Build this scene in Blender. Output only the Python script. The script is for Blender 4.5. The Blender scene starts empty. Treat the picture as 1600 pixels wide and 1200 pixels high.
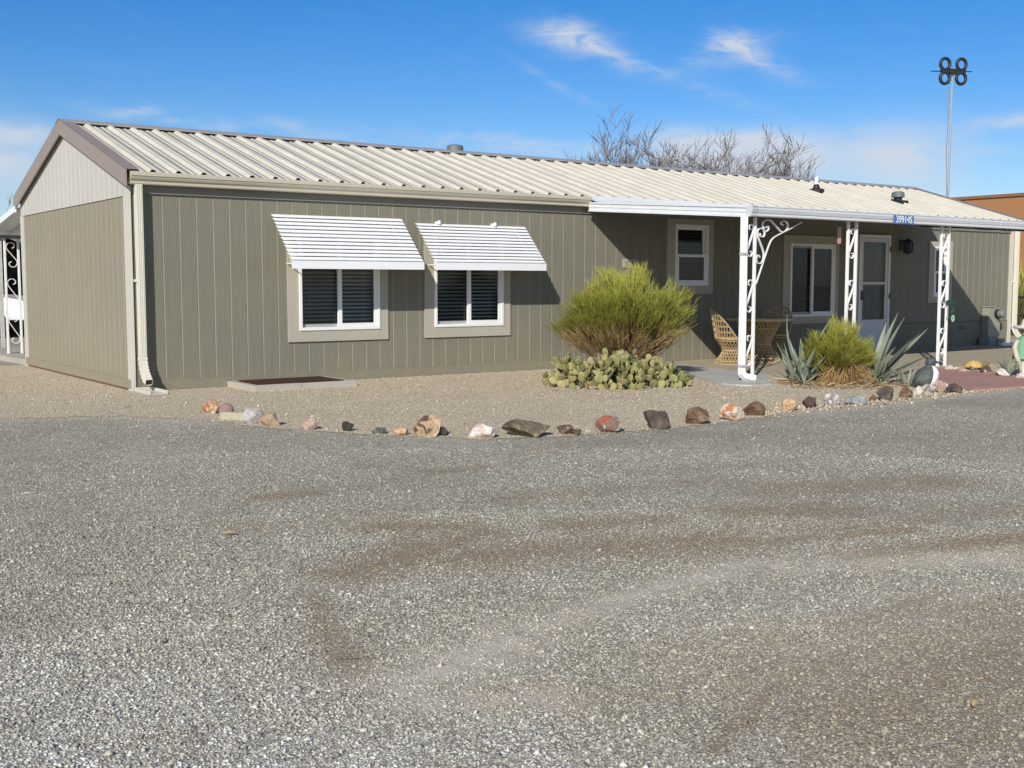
import bpy, bmesh, math, random
import numpy as np
from mathutils import Vector, Matrix, noise as mnoise
S = bpy.context.scene
COL = S.collection
R = math.radians
PI = math.pi

# ------------------------------------------------------------------ camera
cd = bpy.data.cameras.new('camera')
cam = bpy.data.objects.new('camera', cd)
COL.objects.link(cam)
cam.location = (-4.304, -13.787, 1.30)
cam.rotation_euler = (PI / 2 - 0.0878, 0, -0.6222)
cd.sensor_width = 36.0
cd.lens = 40.26
cd.clip_end = 2000
S.camera = cam

# ------------------------------------------------------------------ light, sky
SUN_AZ = math.atan2(-1.24, -1.0)
SUN_EL = math.atan(0.92 / math.hypot(1.24, 1.0))
sd = bpy.data.lights.new('sun', 'SUN')
sd.energy = 4.7
sd.angle = R(0.53)
sd.color = (1.0, 0.945, 0.855)
so = bpy.data.objects.new('sun', sd)
COL.objects.link(so)
so.rotation_euler = Vector((-1.24, -1.0, 0.92)).to_track_quat('Z', 'Y').to_euler()
S.view_settings.view_transform = 'Standard'
S.view_settings.look = 'None'
S.view_settings.exposure = 0.0
S.view_settings.gamma = 1.0
S.cycles.max_bounces = 8
S.cycles.transparent_max_bounces = 16
S.cycles.use_denoising = True

world = bpy.data.worlds.new('World')
S.world = world
world.use_nodes = True


def build_sky():
    nt = world.node_tree
    n, l = nt.nodes, nt.links
    bg = n['Background']
    sky = n.new('ShaderNodeTexSky')
    sky.sky_type = 'NISHITA'
    sky.sun_disc = False
    sky.sun_elevation = SUN_EL
    sky.sun_rotation = SUN_AZ
    sky.altitude = 300
    sky.air_density = 1.0
    sky.dust_density = 0.35
    sky.ozone_density = 2.5

    def math_(op, a, b=None, c=None):
        m = n.new('ShaderNodeMath')
        m.operation = op
        for i, v in enumerate((a, b, c)):
            if v is None:
                continue
            if isinstance(v, (int, float)):
                m.inputs[i].default_value = v
            else:
                l.new(v, m.inputs[i])
        return m.outputs[0]
    tint = n.new('ShaderNodeMix')
    tint.data_type = 'RGBA'
    tint.blend_type = 'MULTIPLY'
    tint.inputs[0].default_value = 1.0
    l.new(sky.outputs[0], tint.inputs[6])
    tint.inputs[7].default_value = SKY_TINT
    hs = n.new('ShaderNodeHueSaturation')
    hs.inputs['Saturation'].default_value = SKY_SAT
    hs.inputs['Value'].default_value = 1.0
    l.new(tint.outputs[2], hs.inputs['Color'])
    tc = n.new('ShaderNodeTexCoord')
    sp = n.new('ShaderNodeSeparateXYZ')
    l.new(tc.outputs['Generated'], sp.inputs[0])
    az = math_('ARCTAN2', sp.outputs[0], sp.outputs[1])
    el = math_('ARCSINE', sp.outputs[2])
    cmb = n.new('ShaderNodeCombineXYZ')
    l.new(az, cmb.inputs[0])
    l.new(el, cmb.inputs[1])

    def fbm(sx, sy, rot, scale, detail, dist, rough=0.55):
        mp = n.new('ShaderNodeMapping')
        mp.inputs['Rotation'].default_value = (0, 0, rot)
        mp.inputs['Scale'].default_value = (sx, sy, 1)
        l.new(cmb.outputs[0], mp.inputs[0])
        nz = n.new('ShaderNodeTexNoise')
        nz.inputs['Scale'].default_value = scale
        nz.inputs['Detail'].default_value = detail
        nz.inputs['Roughness'].default_value = rough
        nz.inputs['Distortion'].default_value = dist
        l.new(mp.outputs[0], nz.inputs['Vector'])
        return nz.outputs[0]
    wisp = fbm(1.0, 3.0, 0.5, 26.0, 7.0, 0.9)
    puff = fbm(1.0, 2.0, 0.0, 22.0, 6.0, 0.3)
    warp = fbm(1.0, 1.6, 0.0, 13.0, 3.0, 0.0)
    dz = math_('MULTIPLY_ADD', warp, 0.030, -0.015)
    elw = math_('ADD', el, dz)
    azw = math_('MULTIPLY_ADD', warp, -0.05, az)
    azw = math_('ADD', azw, 0.025)

    def blob(a0, e0, w, h, rot, amp):
        da = math_('SUBTRACT', azw, a0)
        de = math_('SUBTRACT', elw, e0)
        c, s = math.cos(rot), math.sin(rot)
        w, h = w * 1.25, h * 1.35
        u = math_('ADD', math_('MULTIPLY', da, c / w), math_('MULTIPLY', de, s / w))
        v = math_('ADD', math_('MULTIPLY', da, -s / h), math_('MULTIPLY', de, c / h))
        q = math_('ADD', math_('MULTIPLY', u, u), math_('MULTIPLY', v, v))
        return math_('MULTIPLY', math_('EXPONENT', math_('MULTIPLY', q, -1.0)), amp)
    wisps = [(0.668, 0.207, 0.026, 0.0075, -0.15, 1.0), (0.700, 0.196, 0.026, 0.0055, -0.5, 0.62), (0.728, 0.185, 0.035, 0.003, -0.3, 0.25),
             (0.806, 0.191, 0.024, 0.008, 0.2, 0.75), (0.832, 0.184, 0.022, 0.006, -0.5, 0.75), (0.78, 0.165, 0.05, 0.004, -0.35, 0.25),
             (0.66, 0.168, 0.03, 0.003, -0.5, 0.28), (0.309, 0.135, 0.026, 0.0045, 0.05, 0.7), (0.27, 0.143, 0.012, 0.004, 0.0, 0.35),
             (0.365, 0.134, 0.013, 0.004, 0.0, 0.5), (0.45, 0.127, 0.055, 0.004, -0.1, 0.4), (0.56, 0.125, 0.05, 0.004, -0.1, 0.35),
             (0.66, 0.113, 0.055, 0.006, -0.05, 0.6), (1.03, 0.128, 0.035, 0.006, 0.1, 0.7), (0.98, 0.104, 0.035, 0.004, 0.0, 0.45)]
    puffs = [(0.828, 0.104, 0.046, 0.013, 0.0, 1.7), (0.785, 0.106, 0.03, 0.012, 0.0, 1.1), (0.945, 0.100, 0.036, 0.018, 0.0, 0.85),
             (0.205, 0.092, 0.035, 0.020, 0.0, 0.85), (0.225, 0.118, 0.03, 0.006, 0.0, 0.5), (1.25, 0.10, 0.10, 0.025, 0.0, 0.7),
             (0.0, 0.11, 0.10, 0.02, 0.0, 0.7)]

    def total(lst):
        t = None
        for b in lst:
            o = blob(*b)
            t = o if t is None else math_('ADD', t, o)
        return t

    def ramp(v, lo, hi):
        m = n.new('ShaderNodeMapRange')
        m.interpolation_type = 'SMOOTHSTEP'
        m.inputs['From Min'].default_value = lo
        m.inputs['From Max'].default_value = hi
        l.new(v, m.inputs[0])
        return m.outputs[0]
    d1 = math_('MULTIPLY', total(wisps), ramp(wisp, 0.22, 0.66))
    d2 = math_('MULTIPLY', total(puffs), ramp(puff, 0.08, 0.50))
    veil = math_('MULTIPLY', ramp(wisp, 0.5, 0.9), 0.06)
    unseen_veil = math_('MULTIPLY', ramp(math_('MULTIPLY', math_('COSINE', math_('SUBTRACT', az, 0.62)), -1.0), -0.55, 0.6), ramp(puff, 0.25, 0.75))  # thin cloud added out of view to neutralise the blue fill light
    veil = math_('ADD', veil, math_('MULTIPLY', unseen_veil, 0.45))
    d1 = math_('MULTIPLY', d1, 0.80)
    d = math_('MINIMUM', math_('ADD', math_('ADD', d1, d2), veil), 0.92)
    mx = n.new('ShaderNodeMix')
    mx.data_type = 'RGBA'
    l.new(d, mx.inputs[0])
    l.new(hs.outputs[0], mx.inputs[6])
    mx.inputs[7].default_value = CLOUD_COL
    dark = math_('MULTIPLY_ADD', ramp(el, 0.22, 1.1), -0.45, 1.0)
    l.new(mx.outputs[2], bg.inputs[0])
    l.new(math_('MULTIPLY', dark, SKY_STRENGTH), bg.inputs[1])


SKY_STRENGTH = 0.096
SKY_TINT = (0.98, 1.0, 1.16, 1)
SKY_SAT = 1.36
CLOUD_COL = (6.6, 7.2, 8.1, 1)
build_sky()


# ------------------------------------------------------------------ helpers
def tag(o, label=None, cat=None, group=None, kind=None):
    if label: o['label'] = label
    if cat: o['category'] = cat
    if group: o['group'] = group
    if kind: o['kind'] = kind
    return o


def empty(name, loc=(0, 0, 0), rz=0.0):
    o = bpy.data.objects.new(name, None)
    o.empty_display_size = 0.2
    o.location = loc
    o.rotation_euler = (0, 0, rz)
    COL.objects.link(o)
    return o


class MB:
    def __init__(s):
        s.v, s.f, s.mi = [], [], []
        s.cur = 0

    def add(s, vs, fs):
        b = len(s.v)
        s.v.extend([tuple(p) for p in vs])
        for f in fs:
            s.f.append([i + b for i in f])
            s.mi.append(s.cur)
        return s

    def quad(s, a, b, c, d):
        return s.add([a, b, c, d], [(0, 1, 2, 3)])

    def box(s, x0, x1, y0, y1, z0, z1, M=None):
        v = [(x0, y0, z0), (x1, y0, z0), (x1, y1, z0), (x0, y1, z0), (x0, y0, z1), (x1, y0, z1), (x1, y1, z1), (x0, y1, z1)]
        if M is not None:
            v = [M @ Vector(p) for p in v]
        return s.add(v, [(3, 2, 1, 0), (4, 5, 6, 7), (0, 1, 5, 4), (1, 2, 6, 5), (2, 3, 7, 6), (3, 0, 4, 7)])

    def extr_x(s, prof, x0, x1, caps=True):          # closed profile of (y, z)
        n = len(prof)
        v = [(x0, p[0], p[1]) for p in prof] + [(x1, p[0], p[1]) for p in prof]
        f = [(i, (i + 1) % n, n + (i + 1) % n, n + i) for i in range(n)]
        if caps:
            f += [tuple(range(n - 1, -1, -1)), tuple(range(n, 2 * n))]
        return s.add(v, f)

    def tube(s, pts, r, n=6, cap=True, flat=None):
        pts = [Vector(p) for p in pts]
        m = len(pts)
        rs = r if isinstance(r, (list, tuple)) else [r] * m
        t0 = (pts[1] - pts[0]).normalized()
        up = Vector((0, 0, 1)) if abs(t0.z) < 0.9 else Vector((1, 0, 0))
        u = t0.cross(up).normalized()
        vs, fs = [], []
        for i in range(m):
            if i == 0: t = pts[1] - pts[0]
            elif i == m - 1: t = pts[-1] - pts[-2]
            else: t = pts[i + 1] - pts[i - 1]
            if t.length < 1e-9: t = t0.copy()
            t.normalize()
            u = (u - t * u.dot(t))
            if u.length < 1e-6: u = t.orthogonal()
            u.normalize()
            w = t.cross(u)
            for k in range(n):
                a = 2 * PI * (k + 0.5) / n
                vs.append(pts[i] + (u * math.cos(a) + w * math.sin(a)) * rs[i])
        for i in range(m - 1):
            for k in range(n):
                k2 = (k + 1) % n
                fs.append((i * n + k, i * n + k2, (i + 1) * n + k2, (i + 1) * n + k))
        if cap and n > 2:
            fs.append(tuple(range(n - 1, -1, -1)))
            fs.append(tuple((m - 1) * n + k for k in range(n)))
        return s.add(vs, fs)

    def strap(s, pts, nrm, hw, ht):                   # flat bar along pts; hw half width along nrm, ht half thickness
        pts = [Vector(p) for p in pts]
        nrm = Vector(nrm).normalized()
        vs, fs = [], []
        m = len(pts)
        for i in range(m):
            t = (pts[min(i + 1, m - 1)] - pts[max(i - 1, 0)]).normalized()
            b = t.cross(nrm).normalized()
            for a, c in ((-1, -1), (1, -1), (1, 1), (-1, 1)):
                vs.append(pts[i] + nrm * hw * a + b * ht * c)
        for i in range(m - 1):
            for k in range(4):
                k2 = (k + 1) % 4
                fs.append((i * 4 + k, i * 4 + k2, i * 4 + 4 + k2, i * 4 + 4 + k))
        fs.append((3, 2, 1, 0))
        fs.append(tuple((m - 1) * 4 + k for k in range(4)))
        return s.add(vs, fs)

    def lathe(s, prof, n=24, c=(0, 0, 0), sx=1.0, sy=1.0):   # prof (r, z)
        m = len(prof)
        vs, fs = [], []
        for r, z in prof:
            for k in range(n):
                a = 2 * PI * k / n
                vs.append((c[0] + r * math.cos(a) * sx, c[1] + r * math.sin(a) * sy, c[2] + z))
        for i in range(m - 1):
            for k in range(n):
                k2 = (k + 1) % n
                fs.append((i * n + k, i * n + k2, (i + 1) * n + k2, (i + 1) * n + k))
        if prof[0][0] > 1e-5: fs.append(tuple(range(n - 1, -1, -1)))
        if prof[-1][0] > 1e-5: fs.append(tuple((m - 1) * n + k for k in range(n)))
        return s.add(vs, fs)

    def ellipsoid(s, c, r, M=None, n=12, m=8):
        vs, fs = [], []
        for i in range(m + 1):
            th = PI * i / m
            for k in range(n):
                a = 2 * PI * k / n
                p = Vector((r[0] * math.sin(th) * math.cos(a), r[1] * math.sin(th) * math.sin(a), -r[2] * math.cos(th)))
                if M is not None: p = M @ p
                vs.append(p + Vector(c))
        for i in range(m):
            for k in range(n):
                k2 = (k + 1) % n
                fs.append((i * n + k, i * n + k2, (i + 1) * n + k2, (i + 1) * n + k))
        return s.add(vs, fs)

    def build(s, name, mat, parent=None, smooth=False, bevel=0.0, loc=None, label=None):
        me = bpy.data.meshes.new(name)
        me.from_pydata([tuple(p) for p in s.v], [], s.f)
        mats = mat if isinstance(mat, (list, tuple)) else [mat]
        for m in mats: me.materials.append(m)
        if len(mats) > 1: me.polygons.foreach_set('material_index', s.mi)
        if smooth: me.polygons.foreach_set('use_smooth', [True] * len(me.polygons))
        me.update()
        o = bpy.data.objects.new(name, me)
        COL.objects.link(o)
        if parent is not None: o.parent = parent
        if loc is not None: o.location = loc
        if label: o['label'] = label
        if bevel > 0:
            b = o.modifiers.new('bevel', 'BEVEL')
            b.width = bevel
            b.segments = 2
            b.limit_method = 'ANGLE'
            b.angle_limit = R(40)
        return o


def mesh_np(name, V, F, mat, parent=None, attr=None, smooth=False):
    """V (n,3); F (m,k) all of one size; attr dict of per-vertex float arrays"""
    me = bpy.data.meshes.new(name)
    k = F.shape[1]
    me.vertices.add(len(V))
    me.vertices.foreach_set('co', V.astype(np.float32).ravel())
    me.loops.add(F.size)
    me.loops.foreach_set('vertex_index', F.astype(np.int32).ravel())
    me.polygons.add(len(F))
    me.polygons.foreach_set('loop_start', np.arange(0, F.size, k, dtype=np.int32))
    me.polygons.foreach_set('loop_total', np.full(len(F), k, dtype=np.int32))
    if smooth: me.polygons.foreach_set('use_smooth', np.ones(len(F), dtype=bool))
    me.materials.append(mat)
    me.update(calc_edges=True)
    for kx, a in (attr or {}).items():
        at = me.attributes.new(kx, 'FLOAT', 'POINT')
        at.data.foreach_set('value', a.astype(np.float32))
    o = bpy.data.objects.new(name, me)
    COL.objects.link(o)
    if parent is not None: o.parent = parent
    return o


# ------------------------------------------------------------------ materials
def srgb(r, g, b):
    def f(c):
        c /= 255.0
        return c / 12.92 if c <= 0.04045 else ((c + 0.055) / 1.055) ** 2.4
    return (f(r), f(g), f(b))


class NT:
    def __init__(s, name):
        s.m = bpy.data.materials.new(name)
        s.m.use_nodes = True
        s.n, s.l = s.m.node_tree.nodes, s.m.node_tree.links
        s.b = s.n['Principled BSDF']
        s.tc = s.n.new('ShaderNodeTexCoord')

    def inp(s, sock, v):
        if isinstance(v, (int, float)): sock.default_value = v
        elif isinstance(v, (tuple, list)): sock.default_value = tuple(v) if len(v) == 4 or len(sock.default_value) == 3 else tuple(v) + (1,)
        else: s.l.new(v, sock)

    def coord(s, kind='Object', scale=(1, 1, 1), rot=(0, 0, 0)):
        mp = s.n.new('ShaderNodeMapping')
        mp.inputs['Scale'].default_value = scale
        mp.inputs['Rotation'].default_value = rot
        s.l.new(s.tc.outputs[kind], mp.inputs[0])
        return mp.outputs[0]

    def noise(s, vec, scale, detail=4, rough=0.55, dist=0.0, col=False):
        x = s.n.new('ShaderNodeTexNoise')
        x.inputs['Scale'].default_value = scale
        x.inputs['Detail'].default_value = detail
        x.inputs['Roughness'].default_value = rough
        x.inputs['Distortion'].default_value = dist
        s.l.new(vec, x.inputs['Vector'])
        return x.outputs[1 if col else 0]

    def voro(s, vec, scale, out='Distance', feature='F1', rnd=1.0):
        x = s.n.new('ShaderNodeTexVoronoi')
        x.feature = feature
        x.inputs['Scale'].default_value = scale
        x.inputs['Randomness'].default_value = rnd
        s.l.new(vec, x.inputs['Vector'])
        return x.outputs[out]

    def ramp(s, v, stops, interp='LINEAR'):
        x = s.n.new('ShaderNodeValToRGB')
        x.color_ramp.interpolation = interp
        e = x.color_ramp.elements
        while len(e) < len(stops): e.new(0.5)
        for i, (p, c) in enumerate(stops):
            e[i].position = p
            e[i].color = tuple(c) + (1,) if len(c) == 3 else c
        s.l.new(v, x.inputs[0])
        return x.outputs[0]

    def mix(s, f, a, b, blend='MIX'):
        x = s.n.new('ShaderNodeMix')
        x.data_type = 'RGBA'
        x.blend_type = blend
        s.inp(x.inputs[0], f)
        s.inp(x.inputs[6], a)
        s.inp(x.inputs[7], b)
        return x.outputs[2]

    def map(s, v, a, b, c=0.0, d=1.0):
        x = s.n.new('ShaderNodeMapRange')
        x.inputs[1].default_value, x.inputs[2].default_value, x.inputs[3].default_value, x.inputs[4].default_value = a, b, c, d
        s.l.new(v, x.inputs[0])
        return x.outputs[0]

    def math(s, op, a, b):
        x = s.n.new('ShaderNodeMath')
        x.operation = op
        s.inp(x.inputs[0], a)
        s.inp(x.inputs[1], b)
        return x.outputs[0]

    def attr(s, name):
        x = s.n.new('ShaderNodeAttribute')
        x.attribute_name = name
        return x.outputs['Fac']

    def island(s):
        return s.n.new('ShaderNodeNewGeometry').outputs['Random Per Island']

    def sep(s, vec):
        x = s.n.new('ShaderNodeSeparateXYZ')
        s.l.new(vec, x.inputs[0])
        return x.outputs

    def bump(s, h, strength, dist):
        x = s.n.new('ShaderNodeBump')
        x.inputs['Strength'].default_value = strength
        x.inputs['Distance'].default_value = dist
        s.l.new(h, x.inputs['Height'])
        s.l.new(x.outputs[0], s.b.inputs['Normal'])

    def done(s, col=None, rough=None, metal=None, spec=None):
        if col is not None: s.inp(s.b.inputs['Base Color'], col)
        if rough is not None: s.inp(s.b.inputs['Roughness'], rough)
        if metal is not None: s.inp(s.b.inputs['Metallic'], metal)
        if spec is not None: s.inp(s.b.inputs['Specular IOR Level'], spec)
        return s.m


def mul(c, k): return tuple(min(1.0, x * k) for x in c)


def paint(name, col, rough=0.5, var=0.12, scale=3.0, spec=0.4, bump=0.0, metal=0.0, stretch=(1, 1, 1)):
    t = NT(name)
    v = t.coord('Object', stretch)
    a = t.noise(v, scale, 6, 0.65)
    b = t.noise(v, scale * 9, 3, 0.5)
    f = t.math('ADD', t.math('MULTIPLY', a, 0.7), t.math('MULTIPLY', b, 0.3))
    c = t.mix(t.map(f, 0.32, 0.68), mul(col, 1 - var), mul(col, 1 + var))
    if bump > 0: t.bump(b, bump, 0.004)
    return t.done(c, rough, metal, spec)


def siding_mat(name, col, var=0.10, grain=0.5, axis='X'):
    t = NT(name)
    v = t.coord('Object', (38, 38, 1.6))
    g = t.noise(v, 1.0, 5, 0.6, 1.4)
    big = t.noise(t.coord('Object', (0.5, 0.5, 0.9)), 1.2, 5, 0.6)
    fine = t.noise(t.coord('Object'), 160, 2)
    f = t.math('ADD', t.math('MULTIPLY', g, 0.45), t.math('MULTIPLY', big, 0.55))
    z = t.sep(t.tc.outputs['Object'])[2]
    c = t.mix(t.map(f, 0.3, 0.7), mul(col, 1 - var), mul(col, 1 + var))
    pan = t.math('FLOOR', t.math('DIVIDE', t.math('ADD', t.sep(t.tc.outputs['Object'])[0], 0.25), 1.272), 1.0)
    wn = t.n.new('ShaderNodeTexWhiteNoise')
    wn.noise_dimensions = '1D'
    t.l.new(pan, wn.inputs['W'])
    c = t.mix(t.map(wn.outputs['Value'], 0, 1, 0.0, 0.22), c, mul(col, 0.80))   # sheets fade unevenly
    low = t.map(z, 0.0, 0.45, 1.0, 0.0)                     # splash dust on the foot of the wall
    dust = t.math('MULTIPLY', low, t.map(t.noise(t.coord('Object', (3, 3, 2)), 2.0, 5), 0.35, 0.75))
    c = t.mix(t.math('MULTIPLY', dust, 0.55), c, srgb(150, 138, 112))
    h = t.math('ADD', g, t.math('MULTIPLY', fine, 0.4))
    t.bump(h, grain, 0.012)
    return t.done(c, 0.75, 0, 0.25)


C_SIDING = (0.210, 0.200, 0.153)
C_GROOVE = (0.254, 0.240, 0.187)
M = {}
M['siding'] = siding_mat('olive siding paint', C_SIDING)
M['groove'] = paint('pale siding groove', C_GROOVE, 0.8, 0.1, 9)
M['gable_groove'] = paint('pale gable groove', (0.308, 0.277, 0.207), 0.8, 0.1, 9)
M['top_groove'] = paint('pale panel groove', (0.54, 0.515, 0.46), 0.8, 0.06, 9)
M['gable'] = siding_mat('tan gable siding paint', (0.295, 0.263, 0.195), 0.08)
M['gable_top'] = siding_mat('pale gable panel paint', (0.52, 0.50, 0.455), 0.07)
M['baseb'] = siding_mat('base board paint', (0.222, 0.213, 0.162), 0.07, 0.25)
M['frieze'] = paint('frieze board paint', (0.215, 0.205, 0.17), 0.6, 0.06, 2)
M['trim'] = siding_mat('window trim paint', (0.42, 0.395, 0.325), 0.05, 0.3)
M['corner'] = paint('pale corner trim', (0.56, 0.54, 0.47), 0.5, 0.05, 2)
M['vinyl'] = paint('white vinyl', (0.80, 0.80, 0.79), 0.35, 0.03, 3)
M['alu'] = paint('white enamelled aluminium', (0.83, 0.84, 0.85), 0.3, 0.035, 2.2, 0.5)
M['fascia'] = paint('aged white aluminium', (0.68, 0.70, 0.71), 0.35, 0.07, 1.6, 0.5, 0, 0, (0.6, 3, 3))
M['iron'] = paint('white painted iron', (0.82, 0.82, 0.81), 0.4, 0.06, 7, 0.45)
M['cream'] = paint('cream downspout enamel', (0.66, 0.635, 0.535), 0.4, 0.05, 3)
M['gutter'] = paint('cream gutter enamel', (0.52, 0.475, 0.37), 0.4, 0.05, 3)
M['rake'] = paint('brown rake metal', (0.31, 0.245, 0.20), 0.42, 0.06, 2, 0.5)
M['ridge'] = paint('grey brown ridge metal', (0.36, 0.345, 0.325), 0.38, 0.05, 2, 0.5)
M['black'] = paint('black metal', (0.02, 0.02, 0.022), 0.45, 0.2, 6)
M['dark_inside'] = paint('dark interior', (0.02, 0.02, 0.02), 0.9, 0.1, 3)
M['deck'] = paint('dark roof underlay', (0.03, 0.028, 0.026), 0.9, 0.2, 3)
M['soffit'] = paint('darkened patio pan metal', (0.24, 0.235, 0.225), 0.6, 0.06, 2)  # white metal toned down to deepen the shade under the cover
M['vent_metal'] = paint('grey galvanised vent', (0.16, 0.18, 0.185), 0.5, 0.15, 6, 0.5, 0, 0.2)
M['galv'] = paint('galvanised steel tube', (0.55, 0.57, 0.58), 0.35, 0.1, 9, 0.5, 0, 0.6)
M['meter_grey'] = paint('grey green meter enamel', (0.30, 0.31, 0.24), 0.5, 0.08, 4)
M['block'] = paint('grey concrete block', (0.27, 0.28, 0.27), 0.9, 0.15, 12, 0.2, 0.4)
M['shaded_slat'] = paint('shaded blind slat', (0.11, 0.11, 0.10), 0.5, 0.05, 3)  # slat colour darkened for the windows shaded by the patio cover
M['slat'] = paint('blind slat', (0.66, 0.68, 0.62), 0.5, 0.05, 3)


def roof_mat(name, c0, c1):
    t = NT(name)
    v = t.coord('Object', (1, 0.25, 1))
    a = t.noise(v, 2.2, 6, 0.65)
    b = t.noise(t.coord('Object', (1, 0.08, 1)), 14, 4)
    f = t.math('ADD', t.math('MULTIPLY', a, 0.6), t.math('MULTIPLY', b, 0.4))
    c = t.mix(t.map(f, 0.35, 0.68), c0, c1)
    return t.done(c, 0.5, 0.0, 0.15)


M['roof'] = roof_mat('cream roofing steel', (0.51, 0.48, 0.40, 1), (0.65, 0.612, 0.52, 1))
M['roof_pan'] = roof_mat('shade greyed roofing pans', (0.28, 0.275, 0.255, 1), (0.39, 0.38, 0.35, 1))  # pan colour darkened to deepen the shading contrast with the ribs


def glass_mat(name, tint=(0.80, 0.84, 0.83), rough=0.0):
    t = NT(name)
    out = t.n['Material Output']
    tr = t.n.new('ShaderNodeBsdfTransparent')
    tr.inputs[0].default_value = tint + (1,)
    gl = t.n.new('ShaderNodeBsdfGlossy')
    gl.inputs['Roughness'].default_value = rough
    gl.inputs[0].default_value = (0.9, 0.95, 1, 1)
    fr = t.n.new('ShaderNodeFresnel')
    fr.inputs[0].default_value = 1.5
    mx = t.n.new('ShaderNodeMixShader')
    t.l.new(fr.outputs[0], mx.inputs[0])
    t.l.new(tr.outputs[0], mx.inputs[1])
    t.l.new(gl.outputs[0], mx.inputs[2])
    t.l.new(mx.outputs[0], out.inputs[0])
    return t.m


M['glass'] = glass_mat('window glass')
M['screen'] = glass_mat('insect screen glass', (0.66, 0.67, 0.64), 0.12)


def ground_tint(t):
    """shared brown dirt / pale dust over driveway stone: attribute masks painted where tyres and water left them"""
    return t.attr('dirt'), t.attr('pale')


def gravel_mat(name, stones=False):
    t = NT(name)
    v = t.coord('Object')
    if stones:
        rnd = t.island()
        c = t.ramp(rnd, [(0.0, (0.154, 0.146, 0.123)), (0.22, (0.298, 0.283, 0.235)), (0.5, (0.452, 0.430, 0.357)), (0.8, (0.631, 0.600, 0.499)), (1.0, (0.790, 0.803, 0.725))])
        fine = t.noise(v, 220, 2)
        c = t.mix(t.map(fine, 0.3, 0.7, 0.0, 0.3), c, (0.25, 0.238, 0.205, 1), 'MIX')
    else:
        w = t.noise(v, 40, 3, col=True)
        vv = t.n.new('ShaderNodeVectorMath')
        vv.operation = 'MULTIPLY_ADD'
        t.l.new(w, vv.inputs[0])
        vv.inputs[1].default_value = (0.005, 0.005, 0.005)
        t.l.new(v, vv.inputs[2])
        vv = vv.outputs[0]
        cell = t.voro(vv, 118, 'Color')
        d = t.voro(vv, 118, 'Distance')
        r = t.sep(cell)[0]
        c = t.ramp(r, [(0.0, (0.119, 0.112, 0.094)), (0.3, (0.250, 0.236, 0.196)), (0.6, (0.375, 0.355, 0.295)), (0.85, (0.536, 0.509, 0.421)), (1.0, (0.790, 0.770, 0.646))])
        c = t.mix(t.map(d, 0.35, 0.75, 0, 0.6), c, (0.17, 0.155, 0.125, 1))
        c = t.mix(1.0, c, (1.22, 1.21, 1.18, 1), 'MULTIPLY')
        h = t.math('SUBTRACT', 1.0, d)
        t.bump(h, 0.6, 0.006)
    clean = t.math('MULTIPLY', t.attr('clean'), t.map(t.noise(v, 2.2, 5, 0.65), 0.3, 0.6))
    c = t.mix(t.math('MULTIPLY', clean, 0.9), c, (1.30, 1.35, 1.50, 1), 'MULTIPLY')
    patch = t.math('ADD', t.math('MULTIPLY', t.noise(v, 0.8, 4, 0.6), 0.6), t.math('MULTIPLY', t.noise(v, 3.5, 4, 0.6), 0.4))
    c = t.mix(t.map(patch, 0.40, 0.62, 0.0, 0.42), c, (0.62, 0.59, 0.53, 1), 'MULTIPLY')
    dirt, pale = ground_tint(t)
    n1 = t.noise(v, 1.1, 6, 0.7)
    n2 = t.noise(v, 9, 5, 0.7)
    nn = t.math('ADD', t.math('MULTIPLY', n1, 0.5), t.math('MULTIPLY', n2, 0.5))
    bmask = t.math('MULTIPLY', dirt, t.map(t.math('ADD', t.math('MULTIPLY', nn, 0.7), t.math('MULTIPLY', t.noise(v, 45, 3, 0.6), 0.3)), 0.36, 0.57))
    c = t.mix(t.math('MULTIPLY', bmask, 0.88 if not stones else 0.76), c, (0.265, 0.182, 0.10, 1))
    pmask = t.math('MULTIPLY', pale, t.map(n2, 0.25, 0.58))
    c = t.mix(t.math('MULTIPLY', pmask, 0.9 if not stones else 0.75), c, (0.62, 0.555, 0.455, 1))
    n3 = t.noise(v, 0.45, 5, 0.6)
    c = t.mix(t.map(n3, 0.35, 0.7, 0.0, 0.28), c, (0.23, 0.21, 0.17, 1))
    return t.done(c, 0.85, 0, 0.25)


def bed_mat(name, stones=False):
    t = NT(name)
    v = t.coord('Object')
    if stones:
        r = t.island()
    else:
        cell = t.voro(v, 85, 'Color')
        d = t.voro(v, 85, 'Distance')
        r = t.sep(cell)[0]
    c = t.ramp(r, [(0.0, (0.27, 0.225, 0.162)), (0.3, (0.43, 0.368, 0.272)), (0.75, (0.53, 0.46, 0.345)), (1.0, (0.68, 0.61, 0.49))])
    if not stones:
        c = t.mix(1.0, c, (1.18, 1.18, 1.18, 1), 'MULTIPLY')
        c = t.mix(t.map(d, 0.4, 0.85, 0, 0.4), c, (0.30, 0.24, 0.165, 1))
        t.bump(t.math('SUBTRACT', 1.0, d), 0.6, 0.007)
    n1 = t.noise(v, 1.3, 6, 0.65)
    c = t.mix(t.map(n1, 0.4, 0.75, 0, 0.3), c, (0.38, 0.305, 0.21, 1))
    return t.done(c, 0.9, 0, 0.2)


M['gravel'] = gravel_mat('grey driveway gravel')
M['gravel_stone'] = gravel_mat('grey gravel stones', True)
M['bed'] = bed_mat('tan landscape gravel')
M['bed_stone'] = bed_mat('tan gravel stones', True)


def slab_mat(name, c1, c2, c3):
    t = NT(name)
    v = t.coord('Object')
    a = t.noise(v, 1.4, 7, 0.7)
    b = t.noise(v, 24, 4, 0.6)
    c = t.mix(t.map(a, 0.32, 0.7), c1, c2)
    c = t.mix(t.map(b, 0.5, 0.8, 0, 0.5), c, c3)
    t.bump(b, 0.15, 0.004)
    return t.done(c, 0.8, 0, 0.25)


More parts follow.
